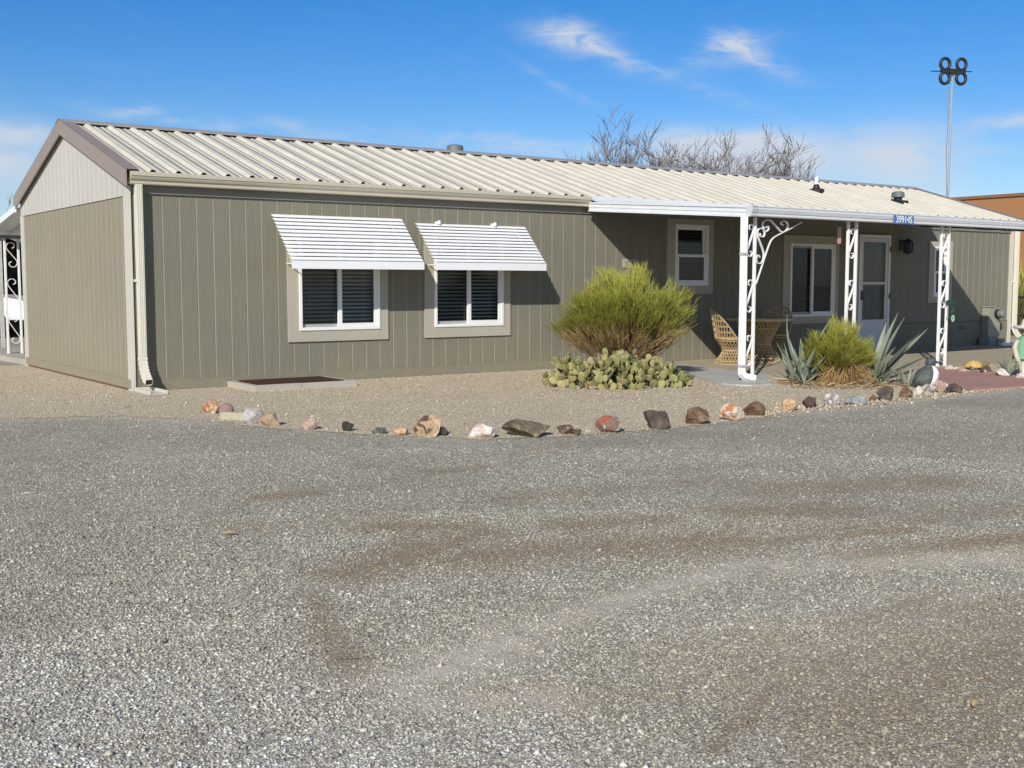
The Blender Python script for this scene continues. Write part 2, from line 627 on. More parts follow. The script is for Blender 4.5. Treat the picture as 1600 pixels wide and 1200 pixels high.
M['slab'] = slab_mat('tan patio concrete', (0.36, 0.305, 0.22), (0.44, 0.39, 0.295), (0.27, 0.235, 0.18))
M['slab_grey'] = slab_mat('grey painted concrete', (0.40, 0.405, 0.385), (0.46, 0.465, 0.44), (0.33, 0.325, 0.30))
M['red'] = slab_mat('red painted concrete', (0.36, 0.205, 0.175), (0.43, 0.255, 0.22), (0.30, 0.19, 0.16))
M['curb'] = slab_mat('pale curb concrete', (0.40, 0.37, 0.31), (0.47, 0.44, 0.37), (0.30, 0.27, 0.22))

# horizontal directions along and across the photographer's view
CF = Vector((math.sin(0.6222), math.cos(0.6222), 0))
CR = Vector((math.cos(0.6222), -math.sin(0.6222), 0))

# ------------------------------------------------------------------ ground
rng = np.random.default_rng(7)
DIRT = [((-1.55, -7.3), (-1.25, -7.3), 0.13, 1.0), ((-1.95, -9.25), (-1.0, -8.9), 0.22, 1.0), ((-1.3, -9.3), (-0.1, -9.75), 0.30, 0.9),
        ((-1.35, -8.45), (-1.0, -8.7), 0.16, 0.9), ((-0.5, -9.05), (0.0, -9.2), 0.18, 1.0), ((0.5, -9.3), (1.0, -9.6), 0.25, 0.8),
        ((1.2, -8.9), (2.4, -9.4), 0.28, 0.7), ((0.2, -10.4), (1.5, -10.7), 0.16, 1.0), ((-2.05, -11.6), (-1.6, -11.4), 0.045, 1.0),
        ((-1.6, -11.4), (-1.03, -11.28), 0.045, 1.0), ((-1.2, -11.5), (0.2, -11.9), 0.55, 0.95), ((-1.0, -12.1), (0.0, -12.4), 0.5, 0.8), ((1.0, -10.9), (2.2, -11.2), 0.35, 0.8), ((-0.6, -11.1), (0.7, -11.4), 0.12, 0.7),
        ((-0.15, -7.1), (0.15, -7.15), 0.15, 0.8), ((-2.3, -10.9), (-1.9, -11.2), 0.15, 0.5), ((-0.2, -6.6), (3.5, -6.9), 0.22, 0.35),
        ((-1.5, -11.7), (-0.9, -12.2), 0.4, 0.75), ((-0.9, -11.3), (0.6, -11.6), 0.35, 0.6), ((0.4, -9.9), (2.0, -10.2), 0.25, 0.5), ((-1.9, -11.9), (-1.2, -12.3), 0.25, 0.5), ((-0.3, -8.2), (1.2, -8.5), 0.22, 0.45), ((-0.75, -11.05), (-0.1, -11.0), 0.05, 0.9), ((-0.55, -11.35), (0.1, -11.5), 0.06, 0.9), ((-1.75, -9.05), (-1.3, -8.75), 0.10, 0.8), ((0.0, -9.9), (0.9, -10.15), 0.10, 0.9), ((1.0, -8.0), (2.2, -8.2), 0.16, 0.4), ((-0.9, -9.45), (-0.3, -9.55), 0.12, 0.7), ((-2.0, -8.0), (-1.2, -8.2), 0.2, 0.35)]
SOIL = [((-2.22, -9.45), (-2.42, -10.0), 0.07, 0.75), ((-2.42, -10.0), (-2.56, -10.45), 0.10, 0.95)]
PALE = [((-6, -0.6), (-3.2, -1.78), 0.30, 0.7), ((-3.2, -1.78), (-1.93, -2.08), 0.30, 0.75), ((-1.93, -2.08), (-0.85, -2.55), 0.26, 0.75), ((-0.85, -2.55), (-0.35, -3.6), 0.2, 0.55), ((-0.35, -3.6), (0.9, -5.9), 0.12, 0.4), ((4.7, -6.14), (8.6, -6.0), 0.24, 0.8), ((-2.42, -10.62), (-1.9, -10.45), 0.20, 1.0), ((-1.9, -10.45), (-1.28, -10.29), 0.14, 0.8), ((-1.28, -10.29), (-0.45, -10.22), 0.14, 0.9),
        ((-0.45, -10.22), (0.9, -10.9), 0.18, 0.8), ((-2.5, -10.8), (-2.2, -11.0), 0.16, 0.8), ((-1.5, -11.0), (0.2, -11.1), 0.5, 0.25)]


CLEAN = [((-4.2, -9.6), (-2.9, -11.6), 0.75, 1.0), ((-4.4, -8.6), (-4.0, -10), 0.6, 0.9), ((-2.6, -11.3), (-2.2, -12.2), 0.45, 0.8), ((-1.4, -10.6), (-0.6, -10.8), 0.25, 0.5)]


def mask(lst, x, y):
    out = np.zeros_like(x)
    for (ax, ay), (bx, by), r, amp in lst:
        dx, dy = bx - ax, by - ay
        t = np.clip(((x - ax) * dx + (y - ay) * dy) / (dx * dx + dy * dy + 1e-9), 0, 1)
        d2 = (x - ax - t * dx) ** 2 + (y - ay - t * dy) ** 2
        out = np.maximum(out, amp * np.exp(-d2 / (r * r)))
    return out


def ground():
    xs = np.concatenate([[-400, -200, -100, -50, -25, -14], np.linspace(-9, 8, 330), [10, 13, 18, 25, 50, 100, 200, 400]])
    ys = np.concatenate([[-400, -200, -100, -50, -25, -18], np.linspace(-14, -0.5, 280), [2, 5, 10, 20, 50, 100, 200, 400]])
    X, Y = np.meshgrid(xs, ys, indexing='ij')
    nx, ny = X.shape
    V = np.stack([X.ravel(), Y.ravel(), np.zeros(X.size)], 1)
    i = np.arange(nx - 1)[:, None] * ny + np.arange(ny - 1)[None, :]
    F = np.stack([i, i + ny, i + ny + 1, i + 1], -1).reshape(-1, 4)
    o = mesh_np('driveway', V, F, M['gravel'], attr={'dirt': np.maximum(mask(DIRT, V[:, 0], V[:, 1]), 0.8 * mask(SOIL, V[:, 0], V[:, 1])),
                                                     'pale': mask(PALE, V[:, 0], V[:, 1]), 'clean': mask(CLEAN, V[:, 0], V[:, 1])})
    tag(o, kind='structure')


ground()

BED_POLY = [(-14, 3.5), (-6.0, -0.6), (-3.2, -1.75), (-1.93, -2.05), (-0.85, -2.5), (-0.42, -3.15), (-0.25, -3.9), (0.10, -4.62), (0.55, -5.33),
            (1.05, -5.95), (1.8, -6.18), (2.7, -6.33), (3.7, -6.25), (4.75, -6.12), (5.9, -6.02), (7.1, -5.9), (8.0, -5.85), (8.6, -5.95), (9.9, -5.95), (11.5, -5.6), (14, -4.9), (20, -4.4), (26, -3), (26, 7.0), (18.8, 7.0), (18.8, 0.02), (-0.0, 0.02), (-0.0, 5.4), (-4, 7.0)]


def ragged(poly, closed_from, closed_to, step=0.05, amp=0.09):
    out = []
    for i in range(len(poly)):
        a, b = Vector(poly[i]), Vector(poly[(i + 1) % len(poly)])
        if closed_from <= i < closed_to:
            L = (b - a).length
            k = max(1, int(L / step))
            nrm = Vector((-(b - a).y, (b - a).x)).normalized()
            for j in range(k):
                p = a.lerp(b, j / k)
                w = mnoise.noise((p.x * 2.1, p.y * 2.1, 0)) * 0.10 + mnoise.noise((p.x * 9, p.y * 9, 3)) * amp + random.Random(i * 997 + j).uniform(-1, 1) * 0.02
                out.append(tuple(p + nrm * w))
        else:
            out.append(tuple(a))
    return out


def sheet(name, poly, z, mat, thick=None):
    bm = bmesh.new()
    vs = [bm.verts.new((p[0], p[1], z)) for p in poly]
    f = bm.faces.new(vs)
    f.normal_update()
    if f.normal.z < 0: bmesh.ops.reverse_faces(bm, faces=[f])
    if thick:
        ret = bmesh.ops.extrude_face_region(bm, geom=list(bm.faces))
        nv = [e for e in ret['geom'] if isinstance(e, bmesh.types.BMVert)]
        for v in nv: v.co.z -= thick
        bmesh.ops.recalc_face_normals(bm, faces=bm.faces)
    else:
        bmesh.ops.triangulate(bm, faces=bm.faces)
    me = bpy.data.meshes.new(name)
    bm.to_mesh(me)
    bm.free()
    me.materials.append(mat)
    o = bpy.data.objects.new(name, me)
    COL.objects.link(o)
    return o


tag(sheet('gravel_bed', ragged(BED_POLY, 0, 23), 0.004, M['bed']), kind='structure')
tag(sheet('patio_slab', [(8.55, -0.025), (8.2, -0.9), (7.75, -1.7), (7.35, -2.35), (8.1, -3.5), (9.3, -3.47), (11.0, -3.5), (13.0, -3.55), (17.3, -3.55), (17.3, -0.55), (14.2, -0.025)], 0.020, M['slab'], 0.1), kind='structure')
tag(sheet('patio_slab', [(8.55, -0.04), (7.2, -2.0), (6.62, -3.0), (6.42, -3.45), (6.40, -3.72), (6.52, -3.88), (6.85, -3.90), (7.4, -3.78), (8.2, -3.52), (8.1, -3.5), (7.9, -2.6), (8.3, -1.2)], 0.026, M['slab_grey'], 0.1), kind='structure')
tag(sheet('garden_path', [(9.75, -3.56), (11.15, -3.56), (10.9, -4.2), (10.32, -5.27), (10.1, -5.98), (9.3, -6.02), (8.15, -5.88), (8.5, -5.3), (9.2, -4.3)], 0.028, M['red'], 0.1), kind='structure')
tag(sheet('rear_slab', [(0.02, 5.43), (-0.02, 6.1), (-0.1, 7.4), (-0.5, 9.4), (9, 9.4), (9, 5.43)], 0.09, M['curb'], 0.14), kind='structure')


def stones(name, P, size, mat, label, attr=True):
    n = len(P)
    base = np.array([(1, 0, 0), (0, 1, 0), (-1, 0, 0), (0, -1, 0), (0, 0, 1), (0, 0, -1)], float)
    fac = np.array([(0, 1, 4), (1, 2, 4), (2, 3, 4), (3, 0, 4), (1, 0, 5), (2, 1, 5), (3, 2, 5), (0, 3, 5)])
    B = base[None] * (1 + rng.uniform(-0.3, 0.3, (n, 6, 1)))
    B = B + rng.uniform(-0.25, 0.25, (n, 6, 3))
    sc = size[:, None] * np.stack([rng.uniform(0.75, 1.3, n), rng.uniform(0.6, 1.0, n), rng.uniform(0.45, 0.8, n)], 1)
    B = B * sc[:, None, :]
    # tilt then spin
    ax = rng.uniform(-0.6, 0.6, n)
    ca, sa = np.cos(ax)[:, None], np.sin(ax)[:, None]
    y, z = B[:, :, 1].copy(), B[:, :, 2].copy()
    B[:, :, 1], B[:, :, 2] = y * ca - z * sa, y * sa + z * ca
    az = rng.uniform(0, 2 * PI, n)
    ca, sa = np.cos(az)[:, None], np.sin(az)[:, None]
    x, y = B[:, :, 0].copy(), B[:, :, 1].copy()
    B[:, :, 0], B[:, :, 1] = x * ca - y * sa, x * sa + y * ca
    V = (B + P[:, None, :]).reshape(-1, 3)
    F = (fac[None] + (np.arange(n) * 6)[:, None, None]).reshape(-1, 3)
    at = None
    if attr:
        at = {'dirt': np.repeat(np.maximum(mask(DIRT, P[:, 0], P[:, 1]), mask(SOIL, P[:, 0], P[:, 1])), 6), 'pale': np.repeat(mask(PALE, P[:, 0], P[:, 1]), 6), 'clean': np.repeat(mask(CLEAN, P[:, 0], P[:, 1]), 6)}
    o = mesh_np(name, V, F, mat, attr=at)
    tag(o, label, 'gravel', kind='stuff')
    return o


def inside(poly, x, y):
    c = np.zeros(len(x), bool)
    n = len(poly)
    for i in range(n):
        x1, y1 = poly[i]
        x2, y2 = poly[(i + 1) % n]
        k = ((y1 > y) != (y2 > y))
        with np.errstate(divide='ignore', invalid='ignore'):
            t = (x2 - x1) * (y - y1) / (y2 - y1) + x1
        c ^= k & (x < t)
    return c


def scatter_gravel():
    az0 = 0.6222
    D, A = [], []
    for d0, d1, dens in ((2.3, 4.5, 10500), (4.5, 6.5, 7500), (6.5, 9.0, 3200), (9.0, 13.0, 900)):
        area = 0.5 * (d1 ** 2 - d0 ** 2) * 1.15
        k = int(area * dens)
        D.append(np.sqrt(rng.uniform(d0 ** 2, d1 ** 2, k)))
        A.append(az0 + rng.uniform(-0.575, 0.575, k))
    D, A = np.concatenate(D), np.concatenate(A)
    x = cam.location.x + np.sin(A) * D
    y = cam.location.y + np.cos(A) * D
    # clumps and thin patches
    keep = ~inside(BED_POLY, x + rng.normal(0, 0.16, len(x)), y + rng.normal(0, 0.16, len(x)))
    thin = np.maximum(mask(DIRT, x, y) * 0.6, np.maximum(mask(PALE, x, y) * 0.72, mask(SOIL, x, y) * 0.85))
    keep &= rng.uniform(0, 1, len(x)) > thin
    x, y = x[keep], y[keep]
    s = rng.lognormal(math.log(0.0046), 0.36, len(x))
    s = np.clip(s, 0.0025, 0.015)
    P = np.stack([x, y, s * rng.uniform(-0.1, 0.45, len(x))], 1)
    stones('driveway_gravel', P, s, M['gravel_stone'], 'loose grey crushed gravel covering the driveway')
    # tan bed stones
    k = 100000
    x = rng.uniform(-7.5, 9.5, k)
    y = rng.uniform(-6.5, 3.5, k)
    sg = np.where(x < 0.3, 0.36, np.where(x > 5.5, 0.26, 0.18))
    keep = inside(BED_POLY, x + rng.normal(0, 1, k) * sg, y + rng.normal(0, 1, k) * sg)
    keep &= ((x < 8.6 + (y + 0) * 0.55) | (y < -3.9)) & ((y < -0.05) | (x < -0.05))
    keep &= ~((np.abs(x - 1.84) < 0.72) & (y > -0.92))
    x, y = x[keep], y[keep]
    s = np.clip(rng.lognormal(math.log(0.0072), 0.30, len(x)), 0.004, 0.018)
    P = np.stack([x, y, 0.006 + s * rng.uniform(0, 0.4, len(x))], 1)
    stones('bed_gravel', P, s, M['bed_stone'], 'tan crushed gravel spread over the planting bed', False)


scatter_gravel()

# ------------------------------------------------------------------ the house
W, D, HW = 18.74, 5.38, 2.36
RIDGE_Y, RIDGE_Z, SL = 2.69, 3.485, 0.313
house = empty('mobile_home', (0, 0, 0))
tag(house, 'long low olive mobile home with ribbed cream metal roof', 'mobile home')


def roof_z(y): return RIDGE_Z - SL * abs(y - RIDGE_Y)


def grooves(a, b, g0=0.389, pitch=0.212, w=0.019, d=0.0035):
    """profile positions (t, depth) along a grooved board face"""
    out = [(a, 0.0)]
    k = math.floor((a - g0) / pitch)
    while True:
        g = g0 + k * pitch
        k += 1
        if g - w < a + 0.01: continue
        if g + w > b - 0.01: break
        out += [(g - w / 2, 0.0), (g - w / 2 + 0.003, d), (g + w / 2 - 0.008, d), (g + w / 2, 0.0)]
    out.append((b, 0.0))
    return out


WIN = [dict(t=(2.0, 3.48, 0.535, 2.12), f=(2.155, 3.35, 0.68, 1.98), kind='slide'),
       dict(t=(4.07, 5.54, 0.535, 2.12), f=(4.225, 5.41, 0.68, 1.98), kind='slide'),
       dict(t=(8.68, 9.735, 1.12, 2.355), f=(8.855, 9.61, 1.263, 2.265), kind='hung'),
       dict(t=(11.49, 13.01, 0.572, 2.152), f=(11.665, 12.885, 0.70, 2.01), kind='slide'),
       dict(t=(15.78, 16.56, 0.91, 2.143), f=(15.93, 16.43, 1.03, 2.03), kind='hung')]
DOOR = (13.57, 14.50, 0.03, 2.21)


def wall_x(prof, zs, y0, holes):
    mb = MB()
    xs = list(prof)

    def depth(x):
        for (a, da), (b, db) in zip(prof, prof[1:]):
            if a <= x <= b: return da + (db - da) * (x - a) / max(1e-9, b - a)
        return 0
    extra = set()
    for h in holes:
        for x in h[:2]: extra.add(x)
    for x in extra: xs.append((x, depth(x)))
    xs.sort()
    zz = sorted(set(list(zs) + [z for h in holes for z in h[2:]]))
    zz = [z for z in zz if zs[0] <= z <= zs[1]]
    for (a, da), (b, db) in zip(xs, xs[1:]):
        if b - a < 1e-5: continue
        for z0, z1 in zip(zz, zz[1:]):
            mx, mz = (a + b) / 2, (z0 + z1) / 2
            if any(h[0] < mx < h[1] and h[2] < mz < h[3] for h in holes): continue
            mb.cur = 1 if max(da, db) > 0 else 0
            mb.quad((a, y0 + da, z0), (b, y0 + db, z0), (b, y0 + db, z1), (a, y0 + da, z1))
    mb.cur = 0
    return mb


def build_house():
    holes = [w['f'] for w in WIN] + [DOOR]
    wall_x(grooves(0.0, 14.52), (0.0, 2.60), 0.0, [h for h in holes if h[0] < 14.5]).build('wall', [M['siding'], M['groove']], house)
    wall_x(grooves(14.52, W), (0.512, 2.60), 0.0, [h for h in holes if h[0] > 14.5]).build('wall', [M['siding'], M['groove']], house)
    sk = wall_x([(14.52, 0), (W, 0)], (0.0, 0.505), -0.012, [])
    sk.quad((14.52, -0.012, 0.505), (W, -0.012, 0.505), (W, 0.02, 0.505), (14.52, 0.02, 0.505))
    sk = sk.build('skirting', M['siding'], house)
    v = MB()
    for z in (0.36, 0.40): v.box(16.85, 17.10, -0.020, -0.011, z, z + 0.012)
    v.build('vent_slot', M['black'], sk)
    # gable wall
    g = MB()
    pr = grooves(0.05, D - 0.05, 0.30)
    for (a, da), (b, db) in zip(pr, pr[1:]):
        g.cur = 1 if max(da, db) > 0 else 0
        g.quad((db, b, 0), (da, a, 0), (da, a, HW), (db, b, HW))
    g.build('gable_wall', [M['gable'], M['gable_groove']], house)
    g = MB()
    pr = grooves(0.0, D, 0.30)
    pr = sorted(pr + [(RIDGE_Y, 0.0)])
    for (a, da), (b, db) in zip(pr, pr[1:]):
        g.cur = 1 if max(da, db) > 0 else 0
        g.quad((db - 0.014, b, HW - 0.02), (da - 0.014, a, HW - 0.02), (da - 0.014, a, roof_z(a) - 0.03), (db - 0.014, b, roof_z(b) - 0.03))
    g.cur = 0
    g.quad((-0.014, D, HW - 0.02), (-0.014, 0, HW - 0.02), (0.012, 0, HW - 0.02), (0.012, D, HW - 0.02))
    g.build('gable_panel', [M['gable_top'], M['top_groove']], house)
    b = MB()
    b.quad((0, D, 0), (W, D, 0), (W, D, 2.6), (0, D, 2.6))
    b.build('rear_wall', M['siding'], house)
    b = MB()
    b.quad((W, 0, 0), (W, D, 0), (W, D, 2.6), (W, 0, 2.6))
    b.add([(W, 0, 2.6), (W, D, 2.6), (W, RIDGE_Y, 3.45)], [(0, 1, 2)])
    b.build('end_wall', M['gable'], house)
    # base boards
    b = MB()
    x = 0.10
    r_ = random.Random(4)
    while x < 8.5:
        x2 = min(8.5, x + 2.44)
        b.box(x, x2 - 0.003, -0.020 - r_.uniform(0, 0.004), 0.0, 0.008, 0.132 + r_.uniform(-0.004, 0.004))
        x = x2
    b.build('base_board', M['baseb'], house)
    b = MB()
    b.box(-0.022, 0.0, 0.06, D - 0.02, 0.03, 0.14)
    b.build('base_board', M['gable'], house)
    b = MB()
    b.box(-0.012, 0.0, 0.06, D - 0.02, 0.0, 0.028)
    b.build('rust_strip', paint('rusty sill flashing', (0.16, 0.085, 0.04), 0.8, 0.4, 20), house)
    # corner trims
    for nm, bx in (('corner_trim', (-0.020, 0.0, 0.0, 0.17, 0.0, HW - 0.02)), ('corner_trim', (-0.020, 0.0, D - 0.13, D + 0.02, 0.0, HW - 0.02)),
                   ('corner_trim', (-0.020, 0.012, -0.022, 0.0, 0.0, 2.45)), ('corner_trim', (W - 0.10, W + 0.02, -0.022, 0.0, 0.0, 2.45))):
        b = MB()
        b.box(*bx)
        b.build(nm, M['corner'], house)
    b = MB()
    b.box(0.012, W - 0.1, -0.026, -0.001, 2.365, 2.50)
    b.build('frieze_board', M['frieze'], house)
    # roof
    build_roof()
    # gutter
    prof = [(-0.045, 2.612), (-0.045, 2.463), (-0.120, 2.463), (-0.128, 2.475), (-0.128, 2.500), (-0.150, 2.520), (-0.165, 2.545), (-0.165, 2.555), (-0.178, 2.562), (-0.178, 2.602), (-0.168, 2.610)]
    g = MB()
    g.extr_x(prof, -0.02, 6.96)
    g.build('gutter', M['gutter'], house)
    # downspout at the near corner and at the far one
    downspout(0.080, -0.088, 2.463, house)
    downspout(W + 0.075, -0.066, 2.463, house, 0.7)
    for w in WIN: window(w)
    door()
    v = MB()
    v.box(7.735, 8.00, -0.016, 0.0, 1.545, 1.685)
    for i in range(5): v.box(7.765, 7.97, -0.024, -0.017, 1.565 + i * 0.022, 1.574 + i * 0.022)
    v.build('wall_vent', M['trim'], house)


def downspout(x, y, ztop, parent, s=1.0):
    d = MB()
    hw, hd = 0.042, 0.038
    d.box(x - hw, x + hw, y - hd, y + hd, 0.42, ztop)
    for k in (-0.022, 0.0, 0.022): d.box(x + k - 0.004, x + k + 0.004, y - hd - 0.004, y - hd + 0.001, 0.43, ztop - 0.01)
    o = d.build('downspout', M['cream'], parent, bevel=0.004)
    e = MB()
    n = 12
    ring = []
    for i in range(n + 1):
        a = (i / n) * R(62)
        cy, cz = y - 0.30 * (1 - math.cos(a)), 0.42 - 0.30 * math.sin(a)
        bulge = 1.0 + (0.13 if i % 2 else -0.03)
        t = Vector((0, -math.sin(a), -math.cos(a)))
        up = Vector((0, -math.cos(a), math.sin(a)))
        c = Vector((x, cy, cz))
        ring.append([c + Vector((sx * hw * bulge, 0, 0)) + up * (sy * hd * bulge) for sx, sy in ((-1, -1), (1, -1), (1, 1), (-1, 1))])
    vs = [p for r4 in ring for p in r4]
    fs = []
    for i in range(n):
        for k in range(4):
            k2 = (k + 1) % 4
            fs.append((i * 4 + k, i * 4 + k2, i * 4 + 4 + k2, i * 4 + 4 + k))
    e.add(vs, fs)
    # short straight mouth
    a = R(62)
    t = Vector((0, -math.sin(a), -math.cos(a)))
    tip = [p + t * 0.06 for p in ring[-1]]
    e.add(ring[-1] + tip, [(0, 1, 5, 4), (1, 2, 6, 5), (2, 3, 7, 6), (3, 0, 4, 7)])
    e.build('elbow', M['cream'], o)
    e = MB()
    e.add([p - t * 0.012 for p in tip], [(0, 1, 2, 3)])
    e.build('mouth', M['black'], o)  # black sheet standing in for the dark inside of the pipe
    b = MB()
    b.box(x - hw - 0.018, x + hw + 0.006, y - 0.012, y + hd + 0.045, 1.315, 1.345)
    b.build('strap', M['cream'], o)
    return o


def build_roof():
    P = 0.312
    x0, x1 = -0.06, 19.06
    prof = []
    k = -2
    while True:
        c = 0.251 + k * P
        k += 1
        if c > x1 + P: break
        for dx, h in ((-0.052, 0.0), (-0.020, 0.039), (0.020, 0.039), (0.046, 0.0), (0.085, 0.0), (0.095, 0.008), (0.115, 0.008), (0.125, 0.0), (0.185, 0.0), (0.195, 0.008), (0.215, 0.008), (0.225, 0.0)):
            x = c + dx
            if x0 + 0.002 < x < x1 - 0.002: prof.append((x, h))
    prof = [(x0, 0.0)] + prof + [(x1, 0.0)]
    mb = MB()
    ny = 6
    for side, ye in ((0, -0.135), (1, 2 * RIDGE_Y + 0.135)):
        idx = []
        base = len(mb.v)
        vs = []
        ys = [ye + (RIDGE_Y - ye) * j / ny for j in range(ny + 1)]
        for (x, h) in prof:
            for y in ys: vs.append((x, y, roof_z(y) + h))
        m = ny + 1
        fs = []
        for i in range(len(prof) - 1):
            for j in range(ny):
                q = (i * m + j, (i + 1) * m + j, (i + 1) * m + j + 1, i * m + j + 1)
                fs.append(q if side == 0 else q[::-1])
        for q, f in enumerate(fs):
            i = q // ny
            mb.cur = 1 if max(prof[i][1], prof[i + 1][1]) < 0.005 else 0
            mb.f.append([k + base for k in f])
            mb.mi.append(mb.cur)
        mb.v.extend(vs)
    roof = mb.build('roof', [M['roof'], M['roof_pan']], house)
    d = MB()
    t = 0.014
    for ye in (-0.10, 2 * RIDGE_Y + 0.10):
        d.add([(x0 + 0.02, ye, roof_z(ye) - t), (x1 - 0.02, ye, roof_z(ye) - t), (x1 - 0.02, RIDGE_Y, RIDGE_Z - t), (x0 + 0.02, RIDGE_Y, RIDGE_Z - t),
               (x0 + 0.02, ye, roof_z(ye) - t - 0.05), (x1 - 0.02, ye, roof_z(ye) - t - 0.05), (x1 - 0.02, RIDGE_Y, RIDGE_Z - t - 0.05), (x0 + 0.02, RIDGE_Y, RIDGE_Z - t - 0.05)],
              [(0, 1, 2, 3), (7, 6, 5, 4), (0, 4, 5, 1)])
    d.build('roof_underlay', M['deck'], roof)
    # rake trims
    for xa, xb, fx in ((-0.085, 0.075, -0.085), (19.08 - 0.16, 19.08, 19.06)):
        r_ = MB()
        for ye in (-0.150, 2 * RIDGE_Y + 0.15):
            top = 0.042
            z0, zr = roof_z(ye) + top, RIDGE_Z + top
            a, b = fx, fx + 0.02
            # vertical fascia
            r_.add([(a, ye, z0 - 0.205), (a, RIDGE_Y, zr - 0.205), (a, RIDGE_Y, zr), (a, ye, z0), (b, ye, z0 - 0.205), (b, RIDGE_Y, zr - 0.205), (b, RIDGE_Y, zr), (b, ye, z0)],
                   [(0, 1, 2, 3), (7, 6, 5, 4), (0, 3, 7, 4), (0, 4, 5, 1)])
            c0, c1 = (xa + 0.0, xb)
            r_.add([(c0, ye, z0 + 0.003), (c1, ye, z0 + 0.003), (c1, RIDGE_Y, zr + 0.003), (c0, RIDGE_Y, zr + 0.003), (c0, ye, z0 - 0.004), (c1, ye, z0 - 0.004), (c1, RIDGE_Y, zr - 0.004), (c0, RIDGE_Y, zr - 0.004)],
                   [(0, 1, 2, 3), (7, 6, 5, 4), (0, 4, 5, 1), (1, 5, 6, 2), (0, 3, 7, 4)])
        r_.build('rake_trim', M['rake'], roof)
    c = MB()
    w, h = 0.17, 0.047
    for s in (-1, 1):
        y = RIDGE_Y + s * w
        c.add([(-0.09, RIDGE_Y, RIDGE_Z + h + 0.006), (19.09, RIDGE_Y, RIDGE_Z + h + 0.006), (19.09, y, roof_z(y) + h), (-0.09, y, roof_z(y) + h),
               (-0.09, y, roof_z(y) + h - 0.012), (19.09, y, roof_z(y) + h - 0.012)], [(0, 3, 2, 1), (3, 4, 5, 2)])
    c.build('ridge_cap', M['ridge'], roof)
    # flue cap behind the ridge
    v = MB()
    z = roof_z(2.95)
    v.lathe([(0.10, -0.1), (0.10, 0.14), (0.138, 0.14), (0.142, 0.15), (0.142, 0.225), (0.13, 0.242), (0.08, 0.256), (0.0, 0.26)], 28, (6.50, 2.95, z + 0.0))
    v.build('roof_vent', M['vent_metal'], roof, smooth=False)
    # white plumbing pipe with black boot
    z = roof_z(1.55)
    b = MB()
    b.lathe([(0.16, -0.02), (0.16, 0.05), (0.075, 0.07), (0.052, 0.13), (0.045, 0.15), (0.0, 0.15)], 18, (14.22, 1.55, z))
    b = b.build('pipe_boot', M['black'], roof)
    p = MB()
    p.lathe([(0.038, 0.10), (0.038, 0.30), (0.03, 0.30), (0.03, 0.2), (0, 0.2)], 16, (14.22, 1.55, z))
    p.build('vent_pipe', M['vinyl'], b)
    z = roof_z(1.0)
    v = MB()
    v.lathe([(0.085, -0.05), (0.085, 0.15), (0.0, 0.15)], 20, (16.12, 1.0, z))
    v.box(15.96, 16.28, 0.86, 1.14, z - 0.07, z + 0.045)
    v = v.build('vent_base', M['black'], roof)
    q = MB()
    q.lathe([(0.125, 0.11), (0.13, 0.12), (0.13, 0.19), (0.115, 0.215), (0.06, 0.232), (0.0, 0.235)], 26, (16.12, 1.0, z))
    q.build('roof_vent', M['vent_metal'], v)


